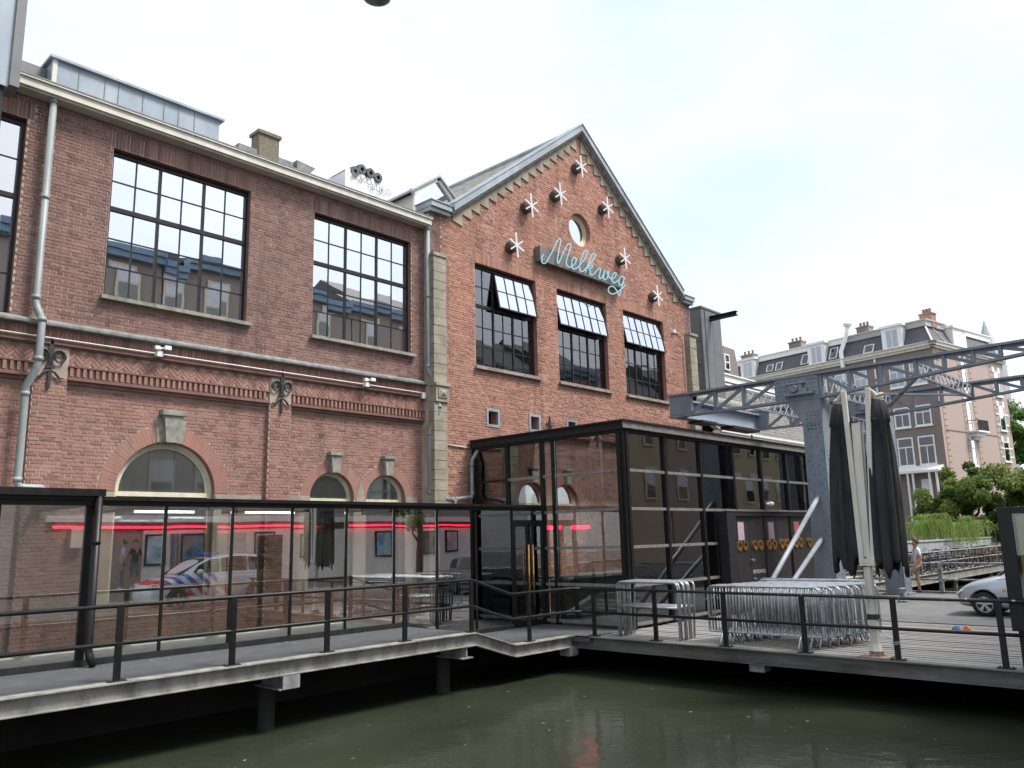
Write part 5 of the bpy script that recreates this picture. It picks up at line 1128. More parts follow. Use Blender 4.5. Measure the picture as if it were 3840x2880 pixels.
fbox(b, FR, 4.78, 6.84, .83, .89, 11.38, 11.44); fbox(b, FR, 4.78, 4.84, 0, .85, 11.38, 11.44); fbox(b, FR, 6.78, 6.84, 0, .85, 11.38, 11.44); b.build('balustrade', M['iron'], bal)
def dormer(F, s0, s1, z0, z1, ped=False):
    b = MB(); fbox(b, F, s0, s1, -.9, .05, z0, z1); fbox(b, F, s0-.15, s1+.15, -.9, .2, z1, z1+.22)
    if ped: b.prism([F(s0-.1,.2,z1+.22),F(s1+.1,.2,z1+.22),F((s0+s1)/2,.2,z1+.85)], nR*-.8)
    d = b.build('dormer', M['white'], mh); c = (s0+s1)/2; b = MB(); fbox(b, F, c-.52, c+.52, .052, .06, z0+.15, z1-.25); b.build('pane', M['glass_bg'], d); b = MB(); fbox(b, F, c-.04, c+.04, .06, .075, z0+.15, z1-.25); b.build('glazing_bar', M['white'], d)
dormer(FL, 2.45, 4.35, 18.1, 20.05); dormer(FL, 10.1, 11.95, 18.1, 20.05); dormer(FL, 18.2, 20.0, 18.1, 20.0); dormer(FR, 4.1, 6.6, 18.1, 19.85, True)
for s0, s1, za, zb in ((12.1,12.85,18.4,19.4),(9.0,9.75,18.35,19.45),(16.2,16.9,18.4,19.1),(15.1,15.8,18.35,19.15),(5.3,6.2,18.2,18.95)):
    b = MB(); oz = lambda z: .1-(z-18.05)*.47
    b.add([FL(s0,oz(za),za),FL(s1,oz(za),za),FL(s1,oz(zb),zb),FL(s0,oz(zb),zb)], [(0,1,2,3)]); o = b.build('skylight', M['glass_bg'], mh); sm = o.modifiers.new('s', 'SOLIDIFY'); sm.thickness = .05
    for p, q in (((s0,za),(s0,zb)),((s1,za),(s1,zb)),((s0,za),(s1,za)),((s0,zb),(s1,zb))): b = MB(); b.bar(FL(p[0],oz(p[1])+.03,p[1]),FL(q[0],oz(q[1])+.03,q[1]), .08, .06); b.build('skylight_frame', M['white'], o)
for s0, s1, zt, o in ((-.1+.6,.95+.6,20.95,-1.6),(6.0,7.2,20.9,-.9),(13.0,14.4,20.9,-.6),(18.8,20.3,20.7,-.6)):
    b = MB(); fbox(b, FL, s0, s1, o-.9, o, 19.7, zt); fbox(b, FL, s0-.07, s1+.07, o-.97, o+.07, zt, zt+.12); c_ = b.build('chimney', M['bgd'] if s0 > 3 else M['bgr'], mh)
    for k in range(3): b = MB(); p = FL(s0+.25+k*(s1-s0-.5)/2, o-.4, zt+.12); b.lathe([(.13,0),(.12,.4),(.15,.42),(.1,.44)], p, n=8); b.build('chimney_pot', M['bgr'], c_)
b = MB(); fbox(b, FR, 7.2, 8.2, -2.2, -1.2, 19.7, 21.0); b.build('chimney', M['bgr'], mh)
b = MB(); b.tube([FL(8.15,.35,13),FL(8.2,.35,17.3),FL(8.4,.1,18.8),FL(7.86,-.3,20.5),FL(7.7,-.3,21.2)], .2, 10); b.lathe([(.22,21.1),(.42,21.3),(.42,21.45),(.1,21.7)], FL(7.7,-.3,0), n=12); b.build('flue', M['white'], mh, smooth=True)
b = MB(); b.tube([FL(5.1,.25,17.4),FL(5.2,.2,17.0),FL(5.25,.12,16.6),FL(5.25,.12,4)], .09, 8); b.build('downpipe', M['white'], mh, smooth=True)
b = MB(); b.prism([FL(.2,0,7.45),FL(.2,1.1,7.02),FL(.2,1.1,6.82),FL(.2,0,6.82)], dL*4.2); aw = b.build('porch_roof', M['white'], mh)
for s in (.5,1.1,2.5,2.95,4.2): b = MB(); b.lathe([(.11,0),(.09,6.85)], FL(s,.95,0), n=10); b.build('porch_column', M['white'], aw, smooth=True)
b = MB(); fbox(b, FL, 1.4, 2.3, .0, .04, 2.6, 6.3); b.build('door', M['white'], mh)
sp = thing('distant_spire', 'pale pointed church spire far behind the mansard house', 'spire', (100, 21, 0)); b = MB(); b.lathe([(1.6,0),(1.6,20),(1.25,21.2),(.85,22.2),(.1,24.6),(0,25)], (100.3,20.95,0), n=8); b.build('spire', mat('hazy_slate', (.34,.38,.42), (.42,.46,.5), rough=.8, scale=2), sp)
# ================================================================ trees
def tree(name, label, base, blobs, nleaf, size, lm, trunk_r, seed, group=None):
    rg = random.Random(seed); t = thing(name, label, 'tree', base, group)
    b = MB(); bx_, by_, bz_ = base; top = max(q[2] for q in blobs)
    b.tube([(bx_,by_,bz_-.1),(bx_+.1,by_,bz_+(top-bz_)*.35),(bx_-.1,by_+.15,bz_+(top-bz_)*.75)], [trunk_r,trunk_r*.7,trunk_r*.35], 8)
    for q in blobs: b.tube([(bx_+.05,by_,bz_+(q[2]-bz_)*.45),((bx_+q[0])/2,(by_+q[1])/2,(bz_+q[2])*.5+.2),(q[0],q[1],q[2])], [trunk_r*.45,trunk_r*.3,trunk_r*.1], 6)
    b.build('trunk', M['bark'], t, smooth=True)
    vol = [q[3]*q[4]*q[5] for q in blobs]; tv = sum(vol); b = MB()
    for q, v in zip(blobs, vol):
        nc = max(6, int(60*v/tv*len(blobs)**.5)); cl = []
        for _ in range(nc):
            d = Vector((rg.gauss(0,1),rg.gauss(0,1),rg.gauss(0,1))).normalized()*(rg.random()**.35); cl.append((Vector((q[0]+d.x*q[3],q[1]+d.y*q[4],q[2]+d.z*q[5])), rg.uniform(.14,.30)*min(q[3],q[5])+.15, rg.uniform(-.25,.25)))
        for _ in range(int(nleaf*v/tv)):
            c, r, tone = rg.choice(cl); d = Vector((rg.gauss(0,1),rg.gauss(0,1),rg.gauss(0,.75))); d = d.normalized()*r*rg.random()**.4; p = c+d
            n = Vector((rg.gauss(0,1),rg.gauss(0,1),rg.gauss(.5,1))).normalized(); u = n.cross(Vector((rg.random(),rg.random(),rg.random()))).normalized(); w = n.cross(u); s = size*rg.uniform(.6,1.3)
            b.add([p-u*s,p-w*s*.55,p+u*s,p+w*s*.55], [(0,1,2,3)], 0, min(1,max(0,.45+tone+rg.uniform(-.28,.28))))
    b.build('crown', lm, t, attr=True); return t
tree('broadleaf_tree', 'wide bushy green tree standing before the mansard house', (67,16.5,0), [(66,17.5,4.2,2.4,2.4,2.0),(68.5,15.2,4.8,2.6,2.4,2.2),(67,18.8,2.9,2.0,1.8,1.7),(69.5,13.2,3.8,2.2,2.2,2.4),(67,16,2.6,3,2.6,1.5),(70,11.6,3.2,2,2,2.4),(69,16.0,6.0,1.4,1.4,1.1)], 42000, .14, M['leaf'], .3, 5)
tree('broadleaf_tree', 'tall bright green tree at the right edge beyond the house corner', (91,16.8,0), [(91,17.3,10.5,2.6,2.3,2.6),(92,15.5,7.5,3.2,2.6,2.8),(91,17.2,5,2.6,2.2,2.2),(93,14.5,11.5,2.4,2.4,2.4)], 22000, .18, M['leaf2'], .35, 9)
tree('broadleaf_tree', 'thin topped tree peeping over the right end of the house roof', (96,20.0,0), [(96,20.3,15.2,1.6,1.3,1.5),(96,19,13.5,2.0,1.6,1.6)], 1300, .16, M['leaf'], .25, 12)
def willow(base, seed):
    rg = random.Random(seed); t = thing('weeping_willow', 'small pale yellow green willow drooping behind the parked bicycles', 'tree', base); b = MB(); bx_, by_, bz_ = base
    b.tube([(bx_,by_,bz_),(bx_,by_,bz_+2.2)], [.16,.1], 7); b.build('trunk', M['bark'], t, smooth=True); b = MB()
    cl = [(bx_+rg.uniform(-1.5,1.5), by_+rg.uniform(-2.2,2.2), 0, rg.uniform(.2,.8)) for _ in range(26)]; cl = [(q[0], q[1], bz_+2.9-.28*((q[0]-bx_)**2+(q[1]-by_)**2*.6)**.5*1.0+rg.uniform(-.35,.25), q[3]) for q in cl]
    for i in range(620):
        cx, cy, cz, tone = rg.choice(cl); a = rg.uniform(0,6.28); r = rg.uniform(.2,1.0); L = rg.uniform(.4,1.5); n = int(L/.075); tn = tone+rg.uniform(-.15,.15)
        for k in range(n):
            q = k/max(1,n-1); rr = r*math.sin(min(1.0,q*1.7)*PI/2); z = cz+.22*math.sin(min(1,q*2.2)*PI)-L*q*q*.95+rg.uniform(-.02,.02)
            if z < bz_+.15: continue
            p = Vector((cx+rr*math.cos(a)+rg.uniform(-.03,.03), cy+rr*math.sin(a)+rg.uniform(-.03,.03), z)); u = Vector((math.cos(a+1.3),math.sin(a+1.3),rg.uniform(-.3,.3)))*.028
            b.add([p-u,p+Vector((0,0,-.075)),p+u,p+Vector((0,0,.075))], [(0,1,2,3)], 0, min(1,max(0,tn+rg.uniform(-.2,.2))))
    b.build('crown', M['willow'], t, attr=True)
willow((56,15.6,-.05), 4)
# ================================================================ bicycle platform and bicycles
bp_ = bpy.data.objects.new('bicycle_platform', None); COL.objects.link(bp_); bp_['kind'] = 'structure'; PINV[bp_.name] = Matrix.Identity(4)
b = MB(); b.box(30.4,64,12.35,14.3,-.14,-.03); b.build('deck', M['plank'], bp_)
b = MB(); b.box(30.4,64,12.25,12.33,-.34,.02); b.box(30.4,64,12.18,12.40,.02,.04); b.box(30.4,64,12.18,12.36,-.37,-.34); b.build('edge_beam', M['beam'], bp_)
for x in (38.5, 46, 53): b = MB(); b.lathe([(.13,-1.5),(.13,-.37)], (x,12.5,0), n=10); b.build('pile', M['galv'], bp_, smooth=True)
pr_ = thing('platform_railing', 'dark railing with many posts along the bicycle platform over the canal', 'railing', (46, 12.3, 0))
x = 31
while x < 63: b = MB(); b.box(x-.05,x+.05,12.27,12.33,.04,1.0); b.build('post', M['beamd'], pr_); x += 1.35
for h in (1.02, .55): tubes_obj('rail', [(30.4,12.3,h),(63,12.3,h)], .035, M['beam'], pr_, 6)
def make_bike():
    t = thing('bicycle', '', 'bicycle', (0,0,0), 'bicycles parked on the platform over the canal', world=False)
    def wheel(x):
        b = MB(); b.tube([(x+.33*math.cos(2*PI*k/20),0,.34+.33*math.sin(2*PI*k/20)) for k in range(20)], .018, 5, closed=True)
        for k in range(8): a = PI*k/8; b.tube([(x-.32*math.cos(a),0,.34-.32*math.sin(a)),(x+.32*math.cos(a),0,.34+.32*math.sin(a))], .003, 3, caps=False)
        b.build('wheel', M['tyre'], t)
    wheel(-.53); wheel(.53)
    b = MB(); bb = (-.08,0,.30); seat = (-.22,0,.86); head = (.36,0,.84); low_ = (.39,0,.70)
    for p, q, r in ((bb,seat,.018),(bb,low_,.018),(seat,head,.016),(head,(.43,0,.6),.018),((.43,.04,.6),(.53,.04,.34),.012),((.43,-.04,.6),(.53,-.04,.34),.012),(bb,(-.53,.03,.34),.012),((-.21,0,.8),(-.53,.03,.34),.011)): b.tube([p,q], r, 6)
    b.box(-.85,-.3,-.06,.06,.70,.715); b.build('frame', M['plastic'], t)
    b = MB(); b.tube([(.34,0,.84),(.32,0,1.02)], .014, 6); b.tube([(.12,-.28,1.06),(.26,-.26,1.08),(.32,0,1.03),(.26,.26,1.08),(.12,.28,1.06)], .013, 6); b.build('handlebar', M['galvt'], t)
    b = MB(); b.prism([(-.36,-.09,.93),(-.36,.09,.93),(-.18,.05,.93),(-.04,.02,.925),(-.04,-.02,.925),(-.18,-.05,.93)], (0,0,.05)); b.tube([(-.23,0,.84),(-.24,0,.93)], .014, 6); b.build('saddle', M['blackm'], t)
    return t
bk = make_bike(); fcols = [mat('bike_paint_%d' % i, c, rough=.35) for i, c in enumerate(((.02,.02,.022),(.25,.03,.03),(.03,.06,.2),(.3,.31,.33),(.05,.12,.06),(.35,.18,.05)))]
names = ['black','dark red','blue','silver','green','orange']
for i in range(50):
    o = bk if i == 0 else copy_tree(bk); x = 37.4+i*.46; ci = rnd.choice((0,0,1,2,3,3,4,5)) if i else 0
    o.location = (x, 13.1+rnd.uniform(-.15,.15), -.03+(.12 if i % 4 == 0 else 0)); o.rotation_euler = (R(rnd.uniform(-7,7)), 0, R(90+rnd.uniform(-16,16)+(180 if rnd.random() < .4 else 0)))
    for c in o.children:
        if c.name.startswith('frame') and ci:
            c.data = c.data.copy(); c.data.materials[0] = fcols[ci]
    o['label'] = '%s framed bicycle, %s from the left in the packed platform row' % (names[ci], ORD[i])
b = MB(); b.prism([(38.3,12.9,1.02),(38.75,12.9,1.02),(38.8,12.9,1.28),(38.3,12.9,1.25)], (0,.35,0)); tag(b.build('bicycle_crate', mat('orange_crate', (.5,.22,.06), (.6,.3,.1), rough=.6, scale=6), None, bevel=.02), 'orange brown crate on a parked bicycle behind the man', 'crate')
b = MB(); b.box(44,75,15.0,15.3,-.05,1.38); b.box(43.9,75,14.95,15.35,1.38,1.47); tag(b.build('quay_parapet', mat('pale_parapet', (.26,.28,.30), (.36,.38,.40), rough=.8, scale=2), None), 'pale parapet wall behind the parked bicycles', 'wall')
b = MB(); b.box(41.6,42.3,15.2,16.4,0,3.25); kb = thing('kiosk', 'small dark louvred kiosk with a pale top beside the willow', 'kiosk', (42, 15.8, 0)); b.build('body', M['bgd'], kb); b = MB(); b.box(41.5,42.4,15.1,16.5,3.25,3.7); b.build('top', M['cream'], kb)
for k in range(14): b = MB(); b.box(41.57,42.33,15.16,15.2,.6+k*.18,.7+k*.18); b.build('slat', M['tower'], kb)
# ================================================================ people
def person(name, label, loc, rz, J, cols, hairlen=.0):
    t = thing(name, label, 'person', (0,0,0), None, world=False)
    E = []; V = []; RAD = []; TAG = []; idx = {}
    def v(k):
        if k not in idx: idx[k] = len(V); V.append(J[k][:3]); RAD.append(J[k][3])
        return idx[k]
    bones = [('pelvis','spine','s'),('spine','chest','s'),('chest','neck','k'),('neck','jaw','k'),('jaw','head','k'),('head','crown','k'),('jaw','nose','k')]
    for s in 'lr':
        bones += [('chest','sh'+s,'s'),('sh'+s,'ua'+s,'s'),('ua'+s,'el'+s,'k'),('el'+s,'wr'+s,'k'),('wr'+s,'pa'+s,'k'),('pelvis','hip'+s,'p'),('hip'+s,'th'+s,'p'),('th'+s,'kn'+s,'p'),('kn'+s,'ca'+s,'l'),('ca'+s,'an'+s,'l'),('an'+s,'toe'+s,'f'),('an'+s,'heel'+s,'f')]
        pa = Vector(J['pa'+s][:3]); wr = Vector(J['wr'+s][:3]); d = (pa-wr).normalized(); sd_ = d.cross(Vector((1,0,0)) if abs(d.x) < .8 else Vector((0,0,1))).normalized(); fw_ = sd_.cross(d)
        for k, (off, L) in enumerate(((-.028,.07),(-.010,.08),(.009,.075),(.027,.06))):
            a = pa+fw_*off+d*.02; J['f%s%d' % (s,k)] = (*a, .010); J['g%s%d' % (s,k)] = (*(a+d*L*.55), .009); J['h%s%d' % (s,k)] = (*(a+d*L+sd_*.015), .008)
            bones += [('pa'+s,'f%s%d' % (s,k),'k'),('f%s%d' % (s,k),'g%s%d' % (s,k),'k'),('g%s%d' % (s,k),'h%s%d' % (s,k),'k')]
        a = wr+d*.035-fw_*.035; J['t%s0' % s] = (*a, .011); J['t%s1' % s] = (*(a+d*.04-fw_*.02), .009); bones += [('wr'+s,'t%s0' % s,'k'),('t%s0' % s,'t%s1' % s,'k')]
    v('pelvis')
    for a, c, tg in bones: E.append((v(a), v(c))); TAG.append(tg)
    me = bpy.data.meshes.new('body'); me.from_pydata(V, E, []); o = obj('tmp', me); sk = o.modifiers.new('skin', 'SKIN'); sk.use_smooth_shade = True
    for i, r in enumerate(RAD): d = me.skin_vertices[0].data[i]; d.radius = (r, r); d.use_root = (i == 0)
    ss = o.modifiers.new('sub', 'SUBSURF'); ss.levels = 1; ss.render_levels = 1
    dg = bpy.context.evaluated_depsgraph_get(); nm = bpy.data.meshes.new_from_object(o.evaluated_get(dg)); bpy.data.objects.remove(o)
    nm.name = 'body'; order = {'s':0,'k':1,'p':2,'l':1 if cols[5] else 2,'f':3}
    nm.materials.clear()
    for c in cols[:4]: nm.materials.append(c)
    segs = [(Vector(V[a]), Vector(V[c]), tg) for (a, c), tg in zip(E, TAG)]
    for p in nm.polygons:
        c = p.center; best = None
        for a, q, tg in segs:
            ab = q-a; tt = max(0, min(1, (c-a).dot(ab)/max(1e-9, ab.length_squared))); dd = (c-(a+ab*tt)).length
            if best is None or dd < best[0]: best = (dd, tg)
        p.material_index = order[best[1]]; p.use_smooth = True
    ob = obj('body', nm, t)
    h = Vector(J['head'][:3]); b = MB(); n = 12; vs = []; fs = []
    for i in range(7):
        ph = PI*i/9
        for k in range(n): a = 2*PI*k/n; vs.append(h+Vector((-.018+.104*math.sin(ph)*math.cos(a)-(.02 if i > 4 else 0), .092*math.sin(ph)*math.sin(a), .035+.115*math.cos(ph)-(hairlen*(i-4)*.3 if i > 4 and math.cos(a) < .2 else 0))))
    for i in range(6):
        for k in range(n):
            if i >= 3 and math.cos(2*PI*(k+.5)/n) > .35: continue
            fs.append((i*n+k,i*n+(k+1) % n,(i+1)*n+(k+1) % n,(i+1)*n+k))
    b.add(vs, fs); b.build('hair', cols[4], t, smooth=True)
    t.location = loc; t.rotation_euler = (0,0,rz); return t
def standing(step=0.0):
    J = dict(pelvis=(0,0,.96,.13), spine=(0,0,1.14,.125), chest=(.0,0,1.36,.135), neck=(.01,0,1.51,.055), jaw=(.03,0,1.58,.062), head=(.02,0,1.68,.088), crown=(.015,0,1.755,.06), nose=(.112,0,1.645,.014))
    for s, y in (('l',1),('r',-1)):
        J.update({'sh'+s:(0,y*.15,1.43,.065),'ua'+s:(-.0,y*.21,1.26,.055),'el'+s:(-.03,y*.23,1.12,.041),'wr'+s:(.04,y*.235,.90,.028),'pa'+s:(.06,y*.23,.82,.03),'hip'+s:(0,y*.095,.90,.10),'th'+s:(.01,y*.10,.70,.088),'kn'+s:(.015,y*.10,.50,.058),'ca'+s:(-.01,y*.10,.33,.052),'an'+s:(-.01,y*.10,.09,.038),'toe'+s:(.15,y*.11,.035,.034),'heel'+s:(-.05,y*.10,.04,.036)})
    return J
skin = mat('skin', (.42,.21,.14), (.50,.27,.18), rough=.55, scale=10); tee = mat('white_tee', (.62,.65,.72), (.74,.76,.80), rough=.85, scale=9); shorts = mat('beige_shorts', (.34,.29,.20), (.45,.40,.30), rough=.9, scale=14); shoe = mat('blue_shoe', (.05,.07,.13), (.10,.12,.18), rough=.7, scale=9); hair = mat('brown_hair', (.06,.032,.02), (.11,.06,.035), rough=.7, scale=30)
J = standing()
J.update({'thl':(.22,.09,.80,.085),'knl':(.42,.09,.72,.058),'cal':(.55,.09,.60,.05),'anl':(.68,.09,.50,.037),'toel':(.80,.09,.60,.033),'heell':(.66,.09,.46,.034),'elr':(-.09,-.25,1.13,.041),'wrr':(-.07,-.26,.90,.028),'par':(-.05,-.255,.82,.03),'ell':(.0,.25,1.12,.041),'wrl':(.16,.22,.97,.028),'pal':(.22,.20,.93,.03)})
person('person', 'man in white T-shirt and beige shorts stepping forward on the bridge', (29.78,9.16,.0), math.atan2(.73,-.68), J, (tee,skin,shorts,shoe,hair,True), .05)
grey = mat('grey_tee', (.38,.38,.47), (.46,.46,.55), rough=.9, scale=9); jean = mat('grey_jeans', (.10,.11,.13), (.15,.16,.18), rough=.9, scale=12); blk = mat('black_tee', (.012,.012,.014), rough=.9); dsho = mat('pale_shoe', (.55,.55,.55), rough=.7)
person('person', 'person in grey T-shirt and trousers before the cinema wall, seen in reflection', (12.42,-3.6,.6), R(200), standing(), (grey,skin,jean,dsho,hair,False))
person('person', 'person in black T-shirt and shorts before the cinema wall, seen in reflection', (12.9,-3.7,.6), R(95), standing(), (blk,skin,jean,dsho,hair,True))
# ================================================================ cars
def wheel_obj(t, x, y, r, side, w=.2):
    wl = bpy.data.objects.new('wheel', None)
    b = MB(); b.lathe([(r*.66,-w/2),(r*.92,-w/2),(r,-w*.32),(r,w*.32),(r*.92,w/2),(r*.66,w/2),(r*.66,-w/2)], (x,y,r), (0,1,0), 28); ty = b.build('wheel', M['tyre'], t, smooth=True)
    yo = y+side*w*.42
    b = MB(); b.lathe([(r*.68,-.06*side),(r*.66,.0),(r*.60,0.0),(r*.58,-.05*side)], (x,yo,r), (0,1,0), 28)
    for k in range(5):
        a = 2*PI*k/5+.3; pts = []
        for (rr_, da) in ((.14,-.42),(.14,.42),(.6,.26),(.6,-.26)): pts.append((x+r*rr_*math.cos(a+da), yo, r+r*rr_*math.sin(a+da)))
        b.prism(pts, (0,-.03*side,0))
    b.lathe([(0,.004*side),(r*.17,.004*side),(r*.2,-.02*side)], (x,yo,r), (0,1,0), 12); b.build('rim', M['rim'], ty)
    b = MB(); b.lathe([(0,-.05*side),(r*.62,-.05*side)], (x,yo,r), (0,1,0), 20); b.build('brake_disc', M['plastic'], ty)
def car(name, label, loc, rz, L, Wd, H, paint, prof, gh, wb, r, boot):
    """prof: (x, belt z, half width, sill z) stations front to rear; gh: greenhouse stations (x, roof z, half width)"""
    t = thing(name, label, 'car', (0,0,0), None, world=False); b = MB(); rings = []
    for (x, zb, w, zs) in prof:
        rings.append([(x, y, z) for y, z in ((0,zs),(-w*.82,zs),(-w*.96,zs+.06),(-w,zs+(zb-zs)*.35),(-w*.995,zs+(zb-zs)*.62),(-w*.955,zb-.07),(-w*.87,zb-.015),(-w*.5,zb+.018),(0,zb+.03),(w*.5,zb+.018),(w*.87,zb-.015),(w*.955,zb-.07),(w*.995,zs+(zb-zs)*.62),(w,zs+(zb-zs)*.35),(w*.96,zs+.06),(w*.82,zs))])
    n = 16; vs = [p for rg in rings for p in rg]; fs = [(i*n+k,i*n+(k+1) % n,(i+1)*n+(k+1) % n,(i+1)*n+k) for i in range(len(rings)-1) for k in range(n)]
    fs += [tuple(range(n))[::-1], tuple((len(rings)-1)*n+k for k in range(n))]
    b.add(vs, fs); o = b.build('tmpbody', paint, None, smooth=True); ss = o.modifiers.new('s', 'SUBSURF'); ss.levels = 2; ss.render_levels = 2
    cut = MB()
    for x in wb:
        for sgn in (-1, 1): cut.lathe([(0,-.3),(r+.055,-.3),(r+.055,.3),(0,.3)], (x,sgn*(Wd/2-.08),r+.01), (0,1,0), 28)
    co = cut.build('tmpcut', M['plastic'], None); bo = o.modifiers.new('b', 'BOOLEAN'); bo.object = co; bo.operation = 'DIFFERENCE'; bo.solver = 'EXACT'
    dg = bpy.context.evaluated_depsgraph_get(); nm = bpy.data.meshes.new_from_object(o.evaluated_get(dg)); nm.name = 'body'; bpy.data.objects.remove(o); bpy.data.objects.remove(co)
    nm.materials.clear(); nm.materials.append(paint); nm.materials.append(M['plastic'])
    for p in nm.polygons:
        c = p.center; p.use_smooth = True
        if any(math.hypot(c.x-x, c.z-r-.01) < r+.045 for x in wb) and abs(c.y) < Wd/2-.05: p.material_index = 1
        else: p.material_index = 0
    body = obj('body', nm, t)
    zbelt = lambda x: np.interp(x, [p[0] for p in prof], [p[1] for p in prof]); hw = lambda x: np.interp(x, [p[0] for p in prof], [p[2] for p in prof])
    b = MB(); rings = []
    for (x, zr, w) in gh:
        zb = float(zbelt(x))-.05; wb_ = float(hw(x))*.93
        rings.append([(x,-wb_,zb),(x,-w-.03,zb+(zr-zb)*.55),(x,-w+.02,zr-.05),(x,-w+.12,zr),(x,0,zr+.02),(x,w-.12,zr),(x,w-.02,zr-.05),(x,w+.03,zb+(zr-zb)*.55),(x,wb_,zb)])
    n = 9; b.add([p for rg in rings for p in rg], [(i*n+k,i*n+k+1,(i+1)*n+k+1,(i+1)*n+k) for i in range(len(rings)-1) for k in range(n-1)]+[tuple(range(n)),tuple((len(rings)-1)*n+k for k in range(n))])
    o = b.build('cabin', paint, t, smooth=True); ss = o.modifiers.new('s', 'SUBSURF'); ss.levels = 2; ss.render_levels = 2
    return t, zbelt, hw
def side_glass(t, pts, w0, w1, zb, zt):
    for sgn in (-1, 1):
        b = MB(); q = [(x, sgn*(w0+(w1-w0)*(z-zb)/(zt-zb)+.012), z) for x, z in pts]; b.prism(q, (0,sgn*.006,0)); b.build('side_window', M['glass_dark'], t)
car_prof = [(.0,.52,.52,.30),(.06,.62,.66,.22),(.30,.78,.76,.19),(.75,.90,.795,.18),(1.15,.965,.80,.18),(2.0,.97,.80,.18),(3.0,.98,.80,.2),(3.42,.95,.76,.24),(3.55,.80,.70,.3),(3.58,.55,.66,.34)]
car_gh = [(.98,.98,.55),(1.35,1.27,.60),(1.72,1.47,.60),(2.4,1.52,.60),(3.0,1.49,.585),(3.38,1.38,.56),(3.50,1.0,.60)]
sc_, zb_, hw_ = car('parked_car', 'silver hatchback on the bridge heading away past the poster case', None, 0, 3.58, 1.6, 1.5, M['silver'], car_prof, car_gh, (.66,3.0), .285, None)
for x in (.66, 3.0):
    for sgn in (-1, 1): wheel_obj(sc_, x, sgn*.70, .285, sgn, .19)
side_glass(sc_, [(1.22,1.0),(2.05,1.0),(2.05,1.44),(1.75,1.41),(1.45,1.22)], .72, .61, 1.0, 1.45); side_glass(sc_, [(2.12,1.0),(2.85,1.0),(2.85,1.42),(2.12,1.45)], .72, .60, 1.0, 1.45); side_glass(sc_, [(2.92,1.02),(3.3,1.06),(3.22,1.34),(2.92,1.40)], .70, .585, 1.02, 1.4)
b = MB(); b.add([(.98,-.58,1.0),(.98,.58,1.0),(1.62,.52,1.44),(1.62,-.52,1.44)], [(0,1,2,3)]); o = b.build('windscreen', M['glass_dark'], sc_); sm = o.modifiers.new('s','SOLIDIFY'); sm.thickness = .02; sm.offset = 1
for sgn in (-1, 1):
    b = MB(); b.lathe([(0,.06),(.06,.055),(.10,.035),(.12,0)], (0,0,0), (0,0,1), 16)
    b.v = [(p[0]*1.9+.20+abs(p[2])*0, sgn*(.60)+p[1]*.75, p[2]*1.0+.60+p[0]*1.15) for p in b.v]; b.build('headlight', M['lens'], sc_, smooth=True)
    b = MB(); b.lathe([(0,.018),(.03,.016),(.045,0)], (1.12,sgn*.797,.64), (0,sgn,0), 10); b.build('indicator', M['amber'], sc_, smooth=True)
    b = MB(); b.lathe([(0,-.09),(.07,-.075),(.10,0),(.085,.06),(0,.07)], (1.32,sgn*.93,1.02), (0,1,0), 12); b.build('mirror', M['silver'], sc_, smooth=True)
    b = MB(); b.box(1.28,1.295,sgn*.788-.02,sgn*.788+.02,.32,.95); b.build('door_seam', M['plastic'], sc_)
    b = MB(); b.box(1.0,2.7,sgn*.80-.015,sgn*.80+.015,.40,.47); b.build('side_strip', M['plastic'], sc_)
    b = MB(); b.lathe([(0,.03),(.06,.025),(.08,0)], (.07,sgn*.48,.36), (-1,0,0), 12); b.build('fog_lamp', M['lens'], sc_)
sc_.location = (23.4,6.20,0); sc_.rotation_euler = (0,0,R(-90))
def policepaint():
    mt, t, o = newmat('police_livery'); p = N(t, 'ShaderNodeBsdfPrincipled', Roughness=.3); p.inputs['Coat Weight'].default_value = .6
    g = N(t, 'ShaderNodeTexCoord'); s = N(t, 'ShaderNodeSeparateXYZ'); t.links.new(g.outputs['Object'], s.inputs[0])
    def math_(op, a, c=None):
        n = N(t, 'ShaderNodeMath', _operation=op)
        for i, q in enumerate((a, c)):
            if q is None: continue
            if isinstance(q, (int, float)): n.inputs[i].default_value = q
            else: t.links.new(q, n.inputs[i])
        return n.outputs[0]
    X, Z = s.outputs['X'], s.outputs['Z']
    def band(base, z0, z1, x0, x1, slope, per):
        a = math_('ADD', X, math_('MULTIPLY', Z, slope)); fr_ = math_('FRACT', math_('DIVIDE', a, per)); on = math_('LESS_THAN', fr_, .5)
        for q in (math_('GREATER_THAN', Z, z0), math_('LESS_THAN', Z, z1), math_('GREATER_THAN', X, x0), math_('LESS_THAN', X, x1)): on = math_('MULTIPLY', on, q)
        return on
    blue = band(0, .80, 1.08, .5, 2.2, 1.0, .42); red = band(0, .42, .78, 1.2, 2.6, 1.0, .42); red2 = band(0, .78, .92, .12, .5, 0.0, 2.0)
    def mixc(fac, a, c):
        n = N(t, 'ShaderNodeMix', _data_type='RGBA'); t.links.new(fac, n.inputs['Factor'])
        if isinstance(a, tuple): n.inputs['A'].default_value = a
        else: t.links.new(a, n.inputs['A'])
        n.inputs['B'].default_value = c; return n.outputs['Result']
    c = mixc(blue, (.72,.74,.76,1), (.03,.07,.42,1)); c = mixc(red, c, (.7,.03,.02,1)); c = mixc(red2, c, (.7,.03,.02,1)); t.links.new(c, p.inputs['Base Color']); t.links.new(p.outputs[0], o.inputs[0]); return mt
pp = policepaint()
pprof = [(.0,.60,.60,.32),(.07,.74,.74,.24),(.4,.92,.85,.2),(.95,1.02,.89,.2),(1.5,1.06,.90,.2),(3.0,1.08,.90,.2),(4.2,1.08,.88,.22),(4.48,1.0,.80,.28),(4.52,.7,.76,.34)]
